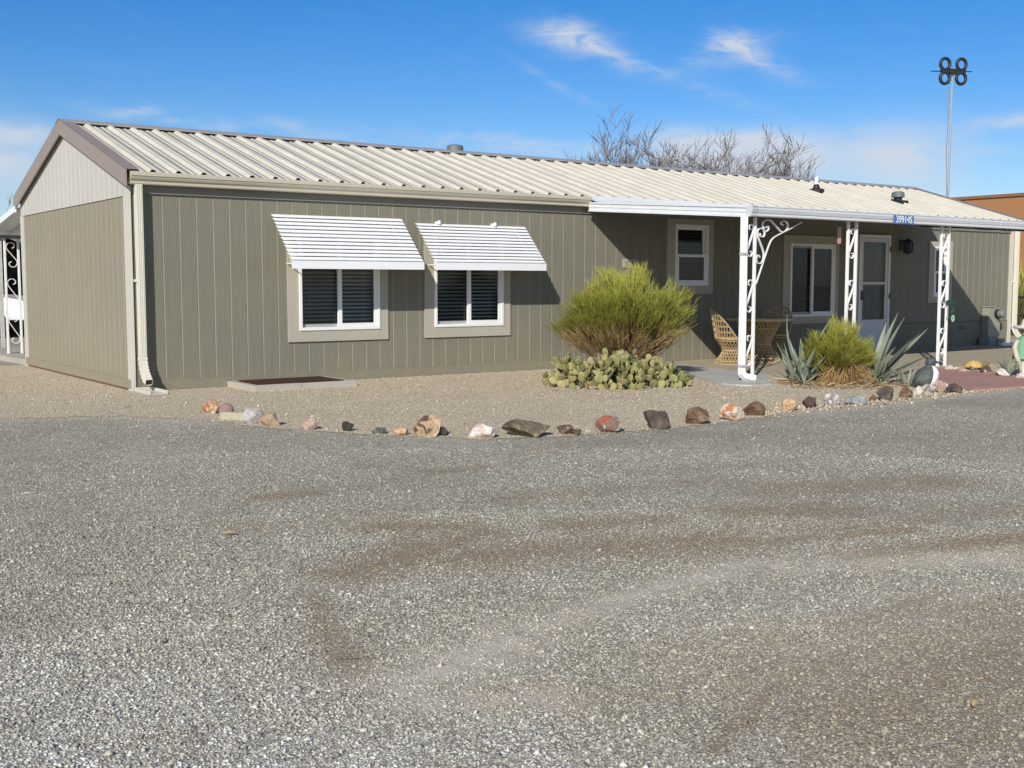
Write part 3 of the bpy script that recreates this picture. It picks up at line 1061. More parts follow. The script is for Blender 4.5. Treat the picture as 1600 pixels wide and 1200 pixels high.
def window(w):
    t0, t1, tz0, tz1 = w['t']
    x0, x1, z0, z1 = w['f']
    t = MB()
    y0 = -0.024
    t.box(t0, x0, y0, 0.012, tz0, tz1)
    t.box(x1, t1, y0, 0.012, tz0, tz1)
    t.box(x0, x1, y0 - 0.002, 0.012, tz0, z0)
    t.box(x0, x1, y0 - 0.002, 0.012, z1, tz1)
    win = t.build('window', M['trim'], house)
    f = MB()
    e = 0.042
    ya, yb = -0.040, 0.065
    f.box(x0, x0 + e, ya, yb, z0, z1)
    f.box(x1 - e, x1, ya, yb, z0, z1)
    f.box(x0 + e, x1 - e, ya, yb, z0, z0 + e)
    f.box(x0 + e, x1 - e, ya, yb, z1 - e, z1)
    f.build('frame', M['vinyl'], win, bevel=0.004)
    sx = 0.045
    s = MB()
    if w['kind'] == 'slide':
        xm = (x0 + x1) / 2
        ys, ye = -0.030, 0.012                      # right sash in front
        a, b = xm - 0.03, x1 - e
        s.box(a, a + sx + 0.01, ys, ye, z0 + e, z1 - e)
        s.box(b - sx, b, ys, ye, z0 + e, z1 - e)
        s.box(a + sx + 0.01, b - sx, ys, ye, z0 + e, z0 + e + sx)
        s.box(a + sx + 0.01, b - sx, ys, ye, z1 - e - sx, z1 - e)
        s.build('sash', M['vinyl'], win, bevel=0.003)
        p = MB()
        p.quad((a + sx, -0.008, z0 + e + sx - 0.005), (b - sx + 0.005, -0.008, z0 + e + sx - 0.005), (b - sx + 0.005, -0.008, z1 - e - sx), (a + sx, -0.008, z1 - e - sx))
        p.build('pane', M['glass'], win)
        s = MB()
        a, b = x0 + e, xm - 0.02
        s.box(a, a + 0.028, 0.014, 0.055, z0 + e, z1 - e)
        s.box(a + 0.028, b, 0.014, 0.055, z0 + e, z0 + e + 0.04)
        s.box(a + 0.028, b, 0.014, 0.055, z1 - e - 0.04, z1 - e)
        s.build('sash', paint('grey screen frame', (0.36, 0.36, 0.35), 0.5), win)
        p = MB()
        p.quad((a + 0.02, 0.03, z0 + e + 0.03), (b, 0.03, z0 + e + 0.03), (b, 0.03, z1 - e - 0.03), (a + 0.02, 0.03, z1 - e - 0.03))
        p.build('pane', M['screen'], win)
    else:
        zm = (z0 + z1) / 2 - 0.02
        for (za, zb, ys) in ((z0 + e, zm + 0.03, -0.028), (zm - 0.01, z1 - e, 0.014)):
            s = MB()
            s.box(x0 + e, x0 + e + sx, ys, ys + 0.04, za, zb)
            s.box(x1 - e - sx, x1 - e, ys, ys + 0.04, za, zb)
            s.box(x0 + e + sx, x1 - e - sx, ys, ys + 0.04, za, za + sx)
            s.box(x0 + e + sx, x1 - e - sx, ys, ys + 0.04, zb - sx, zb)
            s.build('sash', M['vinyl'], win, bevel=0.003)
            p = MB()
            yp = ys + 0.02
            p.quad((x0 + e + sx - 0.004, yp, za + sx - 0.004), (x1 - e - sx + 0.004, yp, za + sx - 0.004), (x1 - e - sx + 0.004, yp, zb - sx + 0.004), (x0 + e + sx - 0.004, yp, zb - sx + 0.004))
            p.build('pane', M['glass'], win)
    # blinds
    b = MB()
    z = z0 + 0.03
    rr = random.Random(int(x0 * 10))
    while z < z1 - 0.06:
        tilt = R(40) + rr.uniform(-0.04, 0.04)
        dy, dz = 0.024 * math.cos(tilt), 0.024 * math.sin(tilt)
        dx = 0.0
        yc = 0.092
        b.add([(x0 + 0.02, yc - dy, z - dz), (x1 - 0.02, yc - dy, z - dz + dx), (x1 - 0.02, yc, z + 0.003), (x0 + 0.02, yc, z + 0.003), (x0 + 0.02, yc + dy, z + dz), (x1 - 0.02, yc + dy, z + dz)],
              [(0, 1, 2, 3), (3, 2, 5, 4)])
        z += 0.052
    b.box(x0 + 0.02, x1 - 0.02, 0.08, 0.13, z1 - 0.06, z1 - 0.01)
    for xx in (x0 + 0.2, x1 - 0.2): b.box(xx - 0.002, xx + 0.002, 0.078, 0.081, z0 + 0.02, z1 - 0.05)
    b.build('blind', M['slat'] if x0 < 6 else M['shaded_slat'], win)


def door():
    x0, x1, z0, z1 = DOOR
    d = MB()
    e = 0.085
    d.box(x0, x0 + 0.05, -0.05, 0.03, z0, z1)
    d.box(x1 - 0.05, x1, -0.05, 0.03, z0, z1)
    d.box(x0 + 0.05, x1 - 0.05, -0.05, 0.03, z1 - 0.05, z1)
    d.box(x0, x1, -0.09, 0.03, z0 - 0.02, z0)
    dr = d.build('door', M['vinyl'], house)
    a, b = x0 + 0.055, x1 - 0.055
    f = MB()
    ya, yb = -0.035, -0.005
    zk, zm = 0.58, 1.30
    f.box(a, a + 0.075, ya, yb, z0 + 0.005, z1 - 0.055)
    f.box(b - 0.075, b, ya, yb, z0 + 0.005, z1 - 0.055)
    f.box(a + 0.075, b - 0.075, ya, yb, z1 - 0.135, z1 - 0.055)
    f.box(a + 0.075, b - 0.075, ya, yb, zm - 0.025, zm + 0.025)
    f.box(a + 0.075, b - 0.075, ya, yb, zk - 0.03, zk + 0.03)
    f.box(a + 0.075, b - 0.075, ya + 0.008, yb - 0.004, z0 + 0.005, zk - 0.03)
    f.build('screen_frame', paint('grey white storm door', (0.62, 0.63, 0.64), 0.4, 0.04), dr, bevel=0.003)
    for za, zb in ((zk + 0.03, zm - 0.025), (zm + 0.025, z1 - 0.135)):
        p = MB()
        p.quad((a + 0.07, -0.02, za - 0.004), (b - 0.07, -0.02, za - 0.004), (b - 0.07, -0.02, zb + 0.004), (a + 0.07, -0.02, zb + 0.004))
        p.build('pane', M['glass'], dr)
    i = MB()
    i.box(x0 + 0.05, x1 - 0.05, 0.06, 0.10, z0, z1)
    i.box(x0 + 0.14, x0 + 0.40, 0.05, 0.06, 1.45, 2.0)
    i.box(x1 - 0.40, x1 - 0.14, 0.05, 0.06, 1.45, 2.0)
    i.box(x0 + 0.14, x0 + 0.40, 0.05, 0.06, 0.45, 1.15)
    i.box(x1 - 0.40, x1 - 0.14, 0.05, 0.06, 0.45, 1.15)
    i.build('inner_door', paint('grey inner door', (0.22, 0.22, 0.22), 0.5), dr)
    h = MB()
    h.box(a + 0.015, a + 0.055, -0.045, -0.033, 0.98, 1.16)
    h.tube([(a + 0.035, -0.04, 1.12), (a + 0.035, -0.085, 1.11), (a + 0.035, -0.085, 1.03), (a + 0.035, -0.04, 1.0)], 0.011, 6)
    h.build('handle', M['black'], dr)
    for z in (0.3, 1.05, 1.95):
        g = MB()
        g.box(x1 - 0.03, x1 + 0.012, -0.058, -0.048, z - 0.05, z + 0.05)
        g.build('hinge', M['black'], dr)


build_house()


# splash block, access well cover
sb = MB()
sb.box(0.0, 0.17, -0.62, -0.14, 0.006, 0.022)
sb.box(-0.03, 0.0, -0.62, -0.14, 0.006, 0.055)
sb.box(0.17, 0.20, -0.62, -0.14, 0.006, 0.055)
sb.box(-0.03, 0.20, -0.14, -0.11, 0.006, 0.060)
tag(sb.build('splash_block', M['corner'], bevel=0.006), 'pale splash block under the near corner downspout', 'splash block')

well = empty('crawlspace_hatch', (1.85, -0.48, 0.0))
tag(well, 'pale timber curbed pit with brown lid against the wall below the left window', 'hatch')
wl = MB()
r_ = random.Random(2)
X0, X1, Y0, Y1, H = -0.70, 0.68, -0.42, 0.45, 0.075
wl.box(X0, X0 + 0.62, Y0, Y0 + 0.10, -0.02, H)
wl.box(X0 + 0.625, X1, Y0 + 0.003, Y0 + 0.10, -0.02, H - 0.003)
wl.box(X0 + 0.002, X0 + 0.10, Y0 + 0.10, Y1, -0.02, H - 0.004)
wl.box(X1 - 0.10, X1 - 0.002, Y0 + 0.10, Y1, -0.02, H - 0.005)
wl.build('curb', M['curb'], well, bevel=0.006)
wl = MB()
wl.box(X0 + 0.13, X1 - 0.13, Y0 + 0.12, Y1 - 0.06, 0.0, H + 0.006)
wl.build('lid', paint('dark brown mat', (0.055, 0.028, 0.020), 0.9, 0.3, 30, 0.2, 0.4), well)


# ------------------------------------------------------------------ awnings
def awning(x0, x1, ztop, d, zbot, label, brackets):
    aw = empty('window_awning', ((x0 + x1) / 2, 0, ztop))
    tag(aw, label, 'awning', 'louvred awnings over the front windows')
    hw = (x1 - x0) / 2
    n = 12
    H = ztop - zbot
    sl = MB()
    for i in range(n):
        ya, za = -0.02 - (d - 0.02) * i / n, -H * i / n
        yb, zb = -0.02 - (d - 0.02) * (i + 1) / n, -H * (i + 1) / n
        # flat face dropping steeply outward, small return lip
        p = [(ya + 0.036, za + 0.003), (ya - 0.002, za + 0.003), (yb - 0.010, zb + 0.0165), (yb + 0.004, zb + 0.0145), (yb + 0.003, zb + 0.0165), (ya + 0.036, za + 0.000)]
        sl.extr_x(p[::-1], -hw, hw)
    sl.build('louvres', M['alu'], aw)
    v = MB()
    v.extr_x([(-d - 0.012, -H - 0.095), (-d - 0.004, -H - 0.095), (-d - 0.004, -H - 0.004), (-d + 0.03, -H + 0.008), (-d + 0.03, -H + 0.014), (-d - 0.014, -H + 0.004)], -hw - 0.006, hw + 0.006)
    v.build('valance', M['alu'], aw)
    for s in (-1, 1):
        a = MB()
        x = s * (hw - 0.20)
        a.tube([(x, -0.01, -H - 0.02), (x, -d + 0.01, -H - 0.03)], 0.008, 6)
        a.tube([(x, -0.028, -0.02), (x, -d + 0.02, -H + 0.0)], 0.010, 6)
        a.build('arm', M['alu'], aw)
    if brackets:
        for fx in (-0.62, 0.40):
            b = MB()
            x = fx * hw
            b.box(x - 0.035, x + 0.035, -0.05, -0.001, 0.0, 0.035)
            b.box(x - 0.012, x + 0.012, -0.075, -0.05, -0.005, 0.05)
            b.build('bracket', M['alu'], aw)
    return aw


awning(1.80, 3.70, 2.175, 0.60, 1.575, 'wide white louvred awning over the left window with blinds', False)
awning(3.935, 5.80, 2.125, 0.535, 1.575, 'white louvred awning with two top brackets over the right window near the bush', True)

# ------------------------------------------------------------------ patio cover
patio = empty('patio_cover', (11.1, -1.7, 0))
tag(patio, 'flat white aluminium patio cover on scrolled white iron posts', 'patio cover')
PX, PY = 11.1, -1.7


def pm(): return MB()


def s_scroll(x0, x1, z0, z1, y=0.0, flip=False):
    """one S of flat bar between two tubes; spiral ends"""
    w = x1 - x0
    r = w * 0.50
    pts = []

    def spiral(cx, cz, a0, a1, r0, r1, n=16):
        return [(cx + (r0 + (r1 - r0) * i / n) * math.cos(a0 + (a1 - a0) * i / n), cz + (r0 + (r1 - r0) * i / n) * math.sin(a0 + (a1 - a0) * i / n)) for i in range(n + 1)]
    cx = (x0 + x1) / 2
    top = spiral(cx, z1 - r, -0.15 * PI, 1.45 * PI, r, r * 0.28, 22)      # starts at right side, over top, curls in
    bot = spiral(cx, z0 + r, 0.85 * PI, 2.45 * PI, r, r * 0.28, 22)       # starts at left side, under, curls in
    p = top[::-1] + bot
    out = []
    for a, z in p:
        xx = 2 * cx - a if flip else a
        out.append((xx, y, z))
    return out


def iron_post(parent, x0, x1, y, z0, z1, scrolls, nm='post', flip=False):
    b = MB()
    h = 0.0185
    for x in (x0, x1):
        b.box(x - h, x + h, y - h, y + h, z0, z1)
        b.box(x - h - 0.006, x + h + 0.006, y - h - 0.006, y + h + 0.006, z0, z0 + 0.012)
    p = b.build(nm, M['iron'], parent, bevel=0.004)
    for (za, zb) in scrolls:
        s = MB()
        s.strap(s_scroll(x0 + h, x1 - h, za, zb, y, flip), (0, 1, 0), 0.015, 0.0055)
        s.build('scroll', M['iron'], p)
    return p


def build_patio():
    XL, XR, YF = 6.95, 15.25, -3.36
    zt_w, zt_f = 2.50, 2.265
    # pan roof: ribbed underside
    b = MB()
    prof = []
    x = XL + 0.02
    while x < XR - 0.1:
        prof += [(x, -0.05), (x + 0.012, -0.01), (x + 0.29, -0.01), (x + 0.30, -0.05)]
        x += 0.305
    prof.append((XR - 0.02, -0.05))
    for (a, ha), (c, hc) in zip(prof, prof[1:]):
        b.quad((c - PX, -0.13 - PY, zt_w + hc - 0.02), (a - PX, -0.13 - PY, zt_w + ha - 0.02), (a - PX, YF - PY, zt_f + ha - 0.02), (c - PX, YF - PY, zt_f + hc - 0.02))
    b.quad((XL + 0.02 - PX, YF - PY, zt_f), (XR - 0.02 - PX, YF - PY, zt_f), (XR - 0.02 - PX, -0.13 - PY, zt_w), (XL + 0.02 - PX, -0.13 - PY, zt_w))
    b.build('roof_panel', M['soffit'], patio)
    # side fascias with ribs
    for xs, sgn in ((XL, -1), (XR, 1)):
        f = MB()
        def strip(za, zb, px):
            y0, y1 = -0.13 - PY, YF - PY
            x_in, x_out = xs - PX, xs - PX + sgn * px
            xa, xb = min(x_in, x_out), max(x_in, x_out)
            dz = zt_f - zt_w
            v = [(xa, y0, zt_w + za), (xb, y0, zt_w + za), (xb, y1, zt_f + za), (xa, y1, zt_f + za), (xa, y0, zt_w + zb), (xb, y0, zt_w + zb), (xb, y1, zt_f + zb), (xa, y1, zt_f + zb)]
            f.add(v, [(0, 1, 2, 3), (7, 6, 5, 4), (0, 4, 5, 1), (1, 5, 6, 2), (2, 6, 7, 3), (3, 7, 4, 0)])
        strip(-0.105, 0.030, 0.012)
        strip(0.012, 0.034, 0.026)
        strip(-0.045, -0.030, 0.018)
        strip(-0.108, -0.085, 0.028)
        f.build('side_fascia', M['fascia'], patio)
    # front gutter
    g = MB()
    y = YF - PY
    p = [(0, 0.02), (0, -0.10), (-0.075, -0.10), (-0.085, -0.088), (-0.085, -0.062), (-0.095, -0.052), (-0.108, -0.018), (-0.112, -0.010), (-0.112, 0.012), (-0.100, 0.012), (-0.100, 0.02), (-0.112, 0.024), (-0.112, 0.034), (-0.10, 0.036)]
    g.extr_x([(a + y, zt_f + c) for a, c in p], XL - 0.02 - PX, XR + 0.02 - PX)
    g.build('gutter', M['fascia'], patio)
    j = MB()
    q = [(a * 1.05 + y - 0.002, zt_f + c * 1.02) for a, c in p]
    j.extr_x(q, XL - 0.035 - PX, XL + 0.07 - PX)
    j.build('gutter_corner', paint('dull aluminium', (0.55, 0.56, 0.57), 0.45, 0.08), patio)
    j = MB()
    j.extr_x(q, 12.62 - PX, 12.635 - PX)
    j.build('gutter_seam', paint('dull aluminium seam', (0.55, 0.56, 0.57), 0.45, 0.08), patio)
    fl = MB()
    fl.add([(XL - PX, -0.142 - PY, 2.575), (15.6 - PX, -0.142 - PY, 2.575), (15.6 - PX, -0.142 - PY, 2.632), (XL - PX, -0.142 - PY, 2.632),
            (XL - PX, -0.138 - PY, 2.575), (15.6 - PX, -0.138 - PY, 2.575), (15.6 - PX, -0.138 - PY, 2.632), (XL - PX, -0.138 - PY, 2.632)],
           [(0, 1, 2, 3), (7, 6, 5, 4), (3, 2, 6, 7), (0, 4, 5, 1)])
    fl.add([(XL - PX, -0.145 - PY, 2.574), (15.6 - PX, -0.145 - PY, 2.574), (15.6 - PX, -0.42 - PY, 2.49), (XL - PX, -0.42 - PY, 2.49)], [(3, 2, 1, 0)])
    fl.build('flashing', M['fascia'], patio)
    sc = [(1.632, 2.088), (0.902, 1.36), (0.19, 0.628)]
    yp = -3.30 - PY
    first = None
    for i, (a, c) in enumerate(((6.985, 7.155), (9.065, 9.245), (11.285, 11.475), (15.05, 15.23))):
        pst = iron_post(patio, a - PX, c - PX, yp, 0.022, zt_f - 0.10, sc)
        if i == 0: first = pst
    # corner bracket on the first post
    k = MB()
    bx = 7.155 + 0.0185 - PX
    def smooth(c, n=4):
        """Catmull-Rom through (x, z) points"""
        c = [c[0]] + list(c) + [c[-1]]
        o = []
        for i in range(1, len(c) - 2):
            for j in range(n):
                t = j / n
                q = [0.5 * (2 * c[i][m] + (c[i + 1][m] - c[i - 1][m]) * t + (2 * c[i - 1][m] - 5 * c[i][m] + 4 * c[i + 1][m] - c[i + 2][m]) * t * t + (3 * c[i][m] - c[i - 1][m] - 3 * c[i + 1][m] + c[i + 2][m]) * t ** 3) for m in (0, 1)]
                o.append((q[0] - PX, yp, q[1]))
        o.append((c[-1][0] - PX, yp, c[-1][1]))
        return o
    k.strap(smooth([(7.192, 1.289), (7.321, 1.571), (7.416, 1.779), (7.485, 1.883), (7.595, 1.941), (7.800, 2.016), (8.081, 2.129)]), (0, 1, 0), 0.011, 0.005)
    k.strap(smooth([(7.339, 2.031), (7.398, 2.053), (7.414, 2.015), (7.360, 1.983), (7.309, 2.023), (7.303, 2.091), (7.356, 2.131), (7.437, 2.134), (7.509, 2.097), (7.614, 2.018), (7.687, 1.985), (7.769, 2.015), (7.798, 2.078), (7.755, 2.126), (7.682, 2.130), (7.657, 2.095), (7.705, 2.076)]), (0, 1, 0), 0.014, 0.0055)
    k.strap(smooth([(7.250, 1.960), (7.261, 1.919), (7.312, 1.914), (7.341, 1.956), (7.309, 2.009), (7.248, 2.021), (7.203, 1.986), (7.212, 1.911), (7.275, 1.804), (7.323, 1.709), (7.329, 1.640), (7.301, 1.578), (7.241, 1.559), (7.190, 1.590), (7.195, 1.652), (7.228, 1.669), (7.253, 1.639)]), (0, 1, 0), 0.014, 0.0055)
    k.build('corner_bracket', M['iron'], first)
    # downspout on the first post
    x, y = 6.876 - PX, -3.37 - PY
    hw, hd = 0.039, 0.032
    d = MB()
    d.box(x - hw, x + hw, y - hd, y + hd, 0.16, zt_f - 0.10)
    for kx in (-0.024, 0.0, 0.024): d.box(x + kx - 0.005, x + kx + 0.005, y - hd - 0.005, y - hd + 0.001, 0.17, zt_f - 0.11)
    o = d.build('downspout', M['iron'], patio, bevel=0.004)
    for z in (1.66, 0.20):
        b = MB()
        b.box(x - hw - 0.004, x + hw + 0.004, y - hd - 0.009, y + hd + 0.004, z, z + 0.035)
        b.build('strap', paint('dull strap', (0.42, 0.43, 0.44), 0.5), o)
    e = MB()
    e.tube([(x, y, 0.17), (x, y - 0.004, 0.12), (x + 0.03, y - 0.03, 0.075), (x + 0.09, y - 0.09, 0.055), (x + 0.13, y - 0.13, 0.05)], [0.052, 0.053, 0.054, 0.054, 0.054], 4, cap=False)
    e.build('elbow', M['iron'], o)
    e = MB()
    e.box(x + 0.095, x + 0.125, y - 0.125, y - 0.095, 0.03, 0.075)
    e.build('outlet', M['black'], o)
    w = MB()
    w.tube([(12.0 - PX + i * 0.25, YF + 0.02 - PY, zt_f - 0.115 - 0.012 * math.sin(i * 1.1) ** 2) for i in range(16)], 0.006, 5)
    w.build('light_cord', M['black'], patio)


build_patio()

# house number plate on the gutter
sign = empty('address_sign', (10.08, -3.482, 2.215))
tag(sign, 'small blue plate with white house number on the patio gutter', 'address sign')
b = MB()
b.box(-0.235, 0.235, -0.006, 0.006, -0.062, 0.062)
b.build('plate', paint('blue sign enamel', (0.075, 0.17, 0.36), 0.4, 0.06), sign, bevel=0.003)
fc = bpy.data.curves.new('number', 'FONT')
fc.body = '39914S'
fc.align_x, fc.align_y = 'CENTER', 'CENTER'
fc.size = 0.142
fc.extrude = 0.0015
fc.offset = 0.0012
fo = bpy.data.objects.new('number_tmp', fc)
COL.objects.link(fo)
dg = bpy.context.evaluated_depsgraph_get()
me = bpy.data.meshes.new_from_object(fo.evaluated_get(dg))
bpy.data.objects.remove(fo)
me.materials.clear()
me.materials.append(paint('white sign lettering', (0.8, 0.82, 0.84), 0.5, 0.03))
no = bpy.data.objects.new('number', me)
COL.objects.link(no)
no.parent = sign
no.location = (0, -0.0082, 0.0)
no.rotation_euler = (PI / 2, 0, 0)
no.scale = (0.92, 1, 1)

# wall lantern, hanging plaque, hanging cactus ornament
lan = empty('wall_lantern', (14.88, -0.001, 2.03))
tag(lan, 'black wall lantern beside the front door in shade', 'wall lantern')
b = MB()
b.box(-0.06, 0.06, -0.02, 0, -0.10, 0.10)
b.tube([(0, -0.01, 0.06), (0, -0.08, 0.10), (0, -0.15, 0.10)], 0.010, 6)
b.build('backplate', M['black'], lan)
b = MB()
c = (0, -0.16, 0)
b.lathe([(0.0, 0.135), (0.02, 0.12), (0.10, 0.055), (0.10, 0.045), (0.0, 0.045)], 6, c)
b.lathe([(0.085, -0.15), (0.085, -0.135), (0.0, -0.135)], 6, c)
b.lathe([(0.0, -0.185), (0.03, -0.16), (0.06, -0.15)], 6, c)
for k in range(6):
    a = k * PI / 3
    b.tube([(c[0] + 0.085 * math.cos(a), c[1] + 0.085 * math.sin(a), -0.14), (c[0] + 0.092 * math.cos(a), c[1] + 0.092 * math.sin(a), 0.05)], 0.006, 4)
b.build('cage', M['black'], lan)
b = MB()
b.lathe([(0.075, -0.134), (0.082, 0.044)], 6, c)
b.build('pane', glass_mat('smoked lantern glass', (0.16, 0.16, 0.15), 0.3), lan)

pl = empty('hanging_plaque', (9.085, -3.18, 2.12))
tag(pl, 'narrow pinkish wooden plaque hanging under the gutter beside the middle post', 'plaque')
b = MB()
pr = [(-0.035, -0.02), (0.035, -0.02), (0.04, -0.10), (0.032, -0.24), (0.024, -0.262), (-0.028, -0.258), (-0.03, -0.22), (-0.042, -0.10)]
n = len(pr)
b.add([(p[0] - 0.06, -0.008, p[1]) for p in pr] + [(p[0] - 0.06, 0.008, p[1]) for p in pr], [tuple(range(n)), tuple(range(2 * n - 1, n - 1, -1))] + [(i, n + i, n + (i + 1) % n, (i + 1) % n) for i in range(n)])
b.build('board', paint('pinkish weathered wood', (0.42, 0.29, 0.24), 0.7, 0.2, 12), pl)
b = MB()
b.tube([(-0.06, 0, -0.03), (-0.06, 0, 0.01)], 0.003, 4)
b.build('cord', M['black'], pl)

orn = empty('hanging_ornament', (11.53, -3.335, 1.02))
tag(orn, 'green welcome ornament with dangling cactus pieces hung on the right post', 'ornament')
gd = paint('dark green ornament', (0.022, 0.07, 0.045), 0.5, 0.2, 20)
gl_ = paint('mint green ornament', (0.28, 0.50, 0.36), 0.5, 0.15, 20)
b = MB()
b.box(-0.125, 0.10, -0.008, 0.008, -0.05, 0.018)
b.build('bar', gd, orn, bevel=0.006)
for x, l0, l1 in ((0.075, -0.05, -0.14), (0.03, -0.05, -0.14), (-0.09, -0.05, -0.20)):
    b = MB()
    b.tube([(x, 0, l0), (x + 0.01, 0, l1)], 0.003, 4)
    b.build('cord', gd, orn)
b = MB()
b.ellipsoid((0.045, 0, -0.16), (0.020, 0.012, 0.055), None, 8, 6)
b.ellipsoid((0.075, 0, -0.15), (0.014, 0.010, 0.03), None, 8, 6)
b.ellipsoid((0.015, 0, -0.175), (0.014, 0.010, 0.03), None, 8, 6)
b.build('cactus_piece', gd, orn, True)
b = MB()
for k in range(6):
    a = k * PI / 3
    b.ellipsoid((0.065 + 0.030 * math.cos(a), -0.004, -0.265 + 0.036 * math.sin(a)), (0.022, 0.008, 0.024), None, 8, 6)
b.build('flower_piece', gl_, orn, True)
b = MB()
b.ellipsoid((-0.08, 0, -0.245), (0.020, 0.010, 0.04), None, 8, 6)
b.build('leaf_piece', gl_, orn, True)

# electric meter pedestal and block
mt = empty('electric_meter', (17.92, -0.02, 0.0))
tag(mt, 'grey green electric meter pedestal with round glass meter against the end of the wall', 'electric meter')
b = MB()
b.box(-0.26, -0.08, -0.16, 0.0, 0.15, 0.80)
b.box(-0.279, -0.06, -0.18, 0.0, 0.80, 0.82)
b.build('pedestal', M['meter_grey'], mt, bevel=0.006)
b = MB()
b.box(-0.078, 0.20, -0.14, 0.0, 0.18, 0.78)
b.build('cabinet', M['meter_grey'], mt, bevel=0.006)
b = MB()
Mx = Matrix.Translation((0.075, -0.14, 0.66)) @ Matrix.Rotation(R(90), 4, 'X')
tmp = MB()
tmp.lathe([(0.10, 0.0), (0.10, 0.05), (0.095, 0.06), (0.0, 0.06)], 20)
b.add([Mx @ Vector(v) for v in tmp.v], tmp.f)
mm = b.build('meter_ring', M['black'], mt)
b = MB()
tmp = MB()
tmp.lathe([(0.085, 0.06), (0.085, 0.15), (0.07, 0.175), (0.0, 0.178)], 20)
b.add([Mx @ Vector(v) for v in tmp.v], tmp.f)
b.build('meter_dome', paint('grey meter dome', (0.20, 0.20, 0.185), 0.25, 0.3, 25), mm)
b = MB()
b.box(-0.42, -0.18, -0.30, -0.06, 0.006, 0.17)
b.box(-0.175, 0.08, -0.34, -0.05, 0.006, 0.15)
tag(b.build('concrete_block', M['block'], None, bevel=0.006, loc=(17.92, -0.02, 0)), 'grey block pair at the foot of the electric meter', 'block')
b = MB()
b.box(-0.22, 0.22, -0.05, 0.05, 0.0, 0.06)
o = b.build('white_block', M['vinyl'], None, bevel=0.006, loc=(17.75, -0.62, 0.022))
o.rotation_euler = (0, 0, -0.35)
tag(o, 'small white block on the slab edge below the electric meter', 'block')


# ------------------------------------------------------------------ woven patio furniture
wick = paint('tan woven cane', (0.40, 0.295, 0.155), 0.55, 0.2, 25)


def lattice(prof, nspir, turns, r, rings, ring_r=0.009, a0=0.0, a1=2 * PI, c=(0, 0, 0)):
    """crossing helical canes over a surface of revolution"""
    b = MB()
    zs = [p[1] for p in prof]

    def rad(z):
        for (r0, z0), (r1, z1) in zip(prof, prof[1:]):
            if z0 <= z <= z1: return r0 + (r1 - r0) * (z - z0) / (z1 - z0)
        return prof[-1][0]
    z0, z1 = zs[0], zs[-1]
    N = 16
    for s in (1, -1):
        for k in range(nspir):
            pts = []
            for i in range(N + 1):
                z = z0 + (z1 - z0) * i / N
                a = 2 * PI * k / nspir + s * turns * 2 * PI * i / N
                rr = rad(z)
                pts.append((c[0] + rr * math.cos(a), c[1] + rr * math.sin(a), c[2] + z))
            b.tube(pts, r, 4, False)
    for z in rings:
        rr = rad(z)
        pts = [(c[0] + rr * math.cos(2 * PI * i / 32), c[1] + rr * math.sin(2 * PI * i / 32), c[2] + z) for i in range(33)]
        b.tube(pts, ring_r, 6, False)
    return b


def chair(loc, rz, label):
    ch = empty('patio_chair', loc, rz)                 # faces +x
    tag(ch, label, 'chair', 'woven chairs at the patio table')
    prof = [(0.265, 0.0), (0.24, 0.05), (0.19, 0.12), (0.155, 0.18), (0.15, 0.22), (0.175, 0.28), (0.22, 0.34), (0.262, 0.40)]
    lattice(prof, 26, 0.16, 0.0075, [0.0, 0.05, 0.21, 0.225, 0.37, 0.40], 0.010).build('base', wick, ch)
    s = MB()
    s.lathe([(0.0, 0.41), (0.25, 0.41), (0.27, 0.40), (0.27, 0.42), (0.25, 0.43), (0.0, 0.435)], 30)
    s.build('seat', wick, ch)
    bk = MB()
    amax = R(98)

    def top(a): return 0.42 + 0.46 * (math.cos(a) - math.cos(amax)) / (1 - math.cos(amax))

    def rr(z): return 0.265 + 0.13 * (z - 0.42)
    N = 40
    rim = []
    for i in range(N + 1):
        a = -amax + 2 * amax * i / N
        z = top(a)
        r = rr(z) + 0.05 * (z - 0.42)
        rim.append((-r * math.cos(a), r * math.sin(a), z))
    bk.tube(rim, 0.013, 6)
    nv = 20
    for k in range(nv + 1):
        a = -amax * 0.96 + 2 * amax * 0.96 * k / nv
        zt = top(a)
        pts = []
        for i in range(6):
            z = 0.42 + (zt - 0.42) * i / 5
            r = rr(z) + 0.05 * (z - 0.42)
            pts.append((-r * math.cos(a), r * math.sin(a), z))
        bk.tube(pts, 0.0075, 4, False)
    for z in (0.50, 0.515, 0.59, 0.605, 0.68, 0.695, 0.77, 0.785, 0.83):
        pts = []
        for i in range(N + 1):
            a = -amax + 2 * amax * i / N
            if top(a) >= z:
                r = rr(z) + 0.05 * (z - 0.42)
                pts.append((-r * math.cos(a), r * math.sin(a), z))
        if len(pts) > 2: bk.tube(pts, 0.0065, 4, False)
    bk.build('backrest', wick, ch)
    return ch


tbl = empty('patio_table', (9.86, -0.95, 0.022))
tag(tbl, 'round topped table on a woven cane pedestal under the patio cover', 'table')
lattice([(0.34, 0.0), (0.31, 0.06), (0.235, 0.17), (0.195, 0.28), (0.20, 0.34), (0.25, 0.46), (0.31, 0.57), (0.36, 0.67)], 34, 0.22, 0.0085, [0.0, 0.07, 0.29, 0.30, 0.55, 0.66], 0.011).build('pedestal', wick, tbl)
b = MB()
b.lathe([(0.0, 0.672), (0.50, 0.672), (0.545, 0.685), (0.55, 0.70), (0.54, 0.715), (0.50, 0.72), (0.0, 0.72)], 48)
b.build('tabletop', paint('cane edged table top', (0.50, 0.42, 0.28), 0.4, 0.12, 8), tbl, smooth=False)
chair((9.16, -1.02, 0.022), R(-38), 'tan woven barrel chair left of the round patio table, side on')
chair((10.72, -0.50, 0.022), R(205), 'tan woven barrel chair behind the round patio table, below the window')


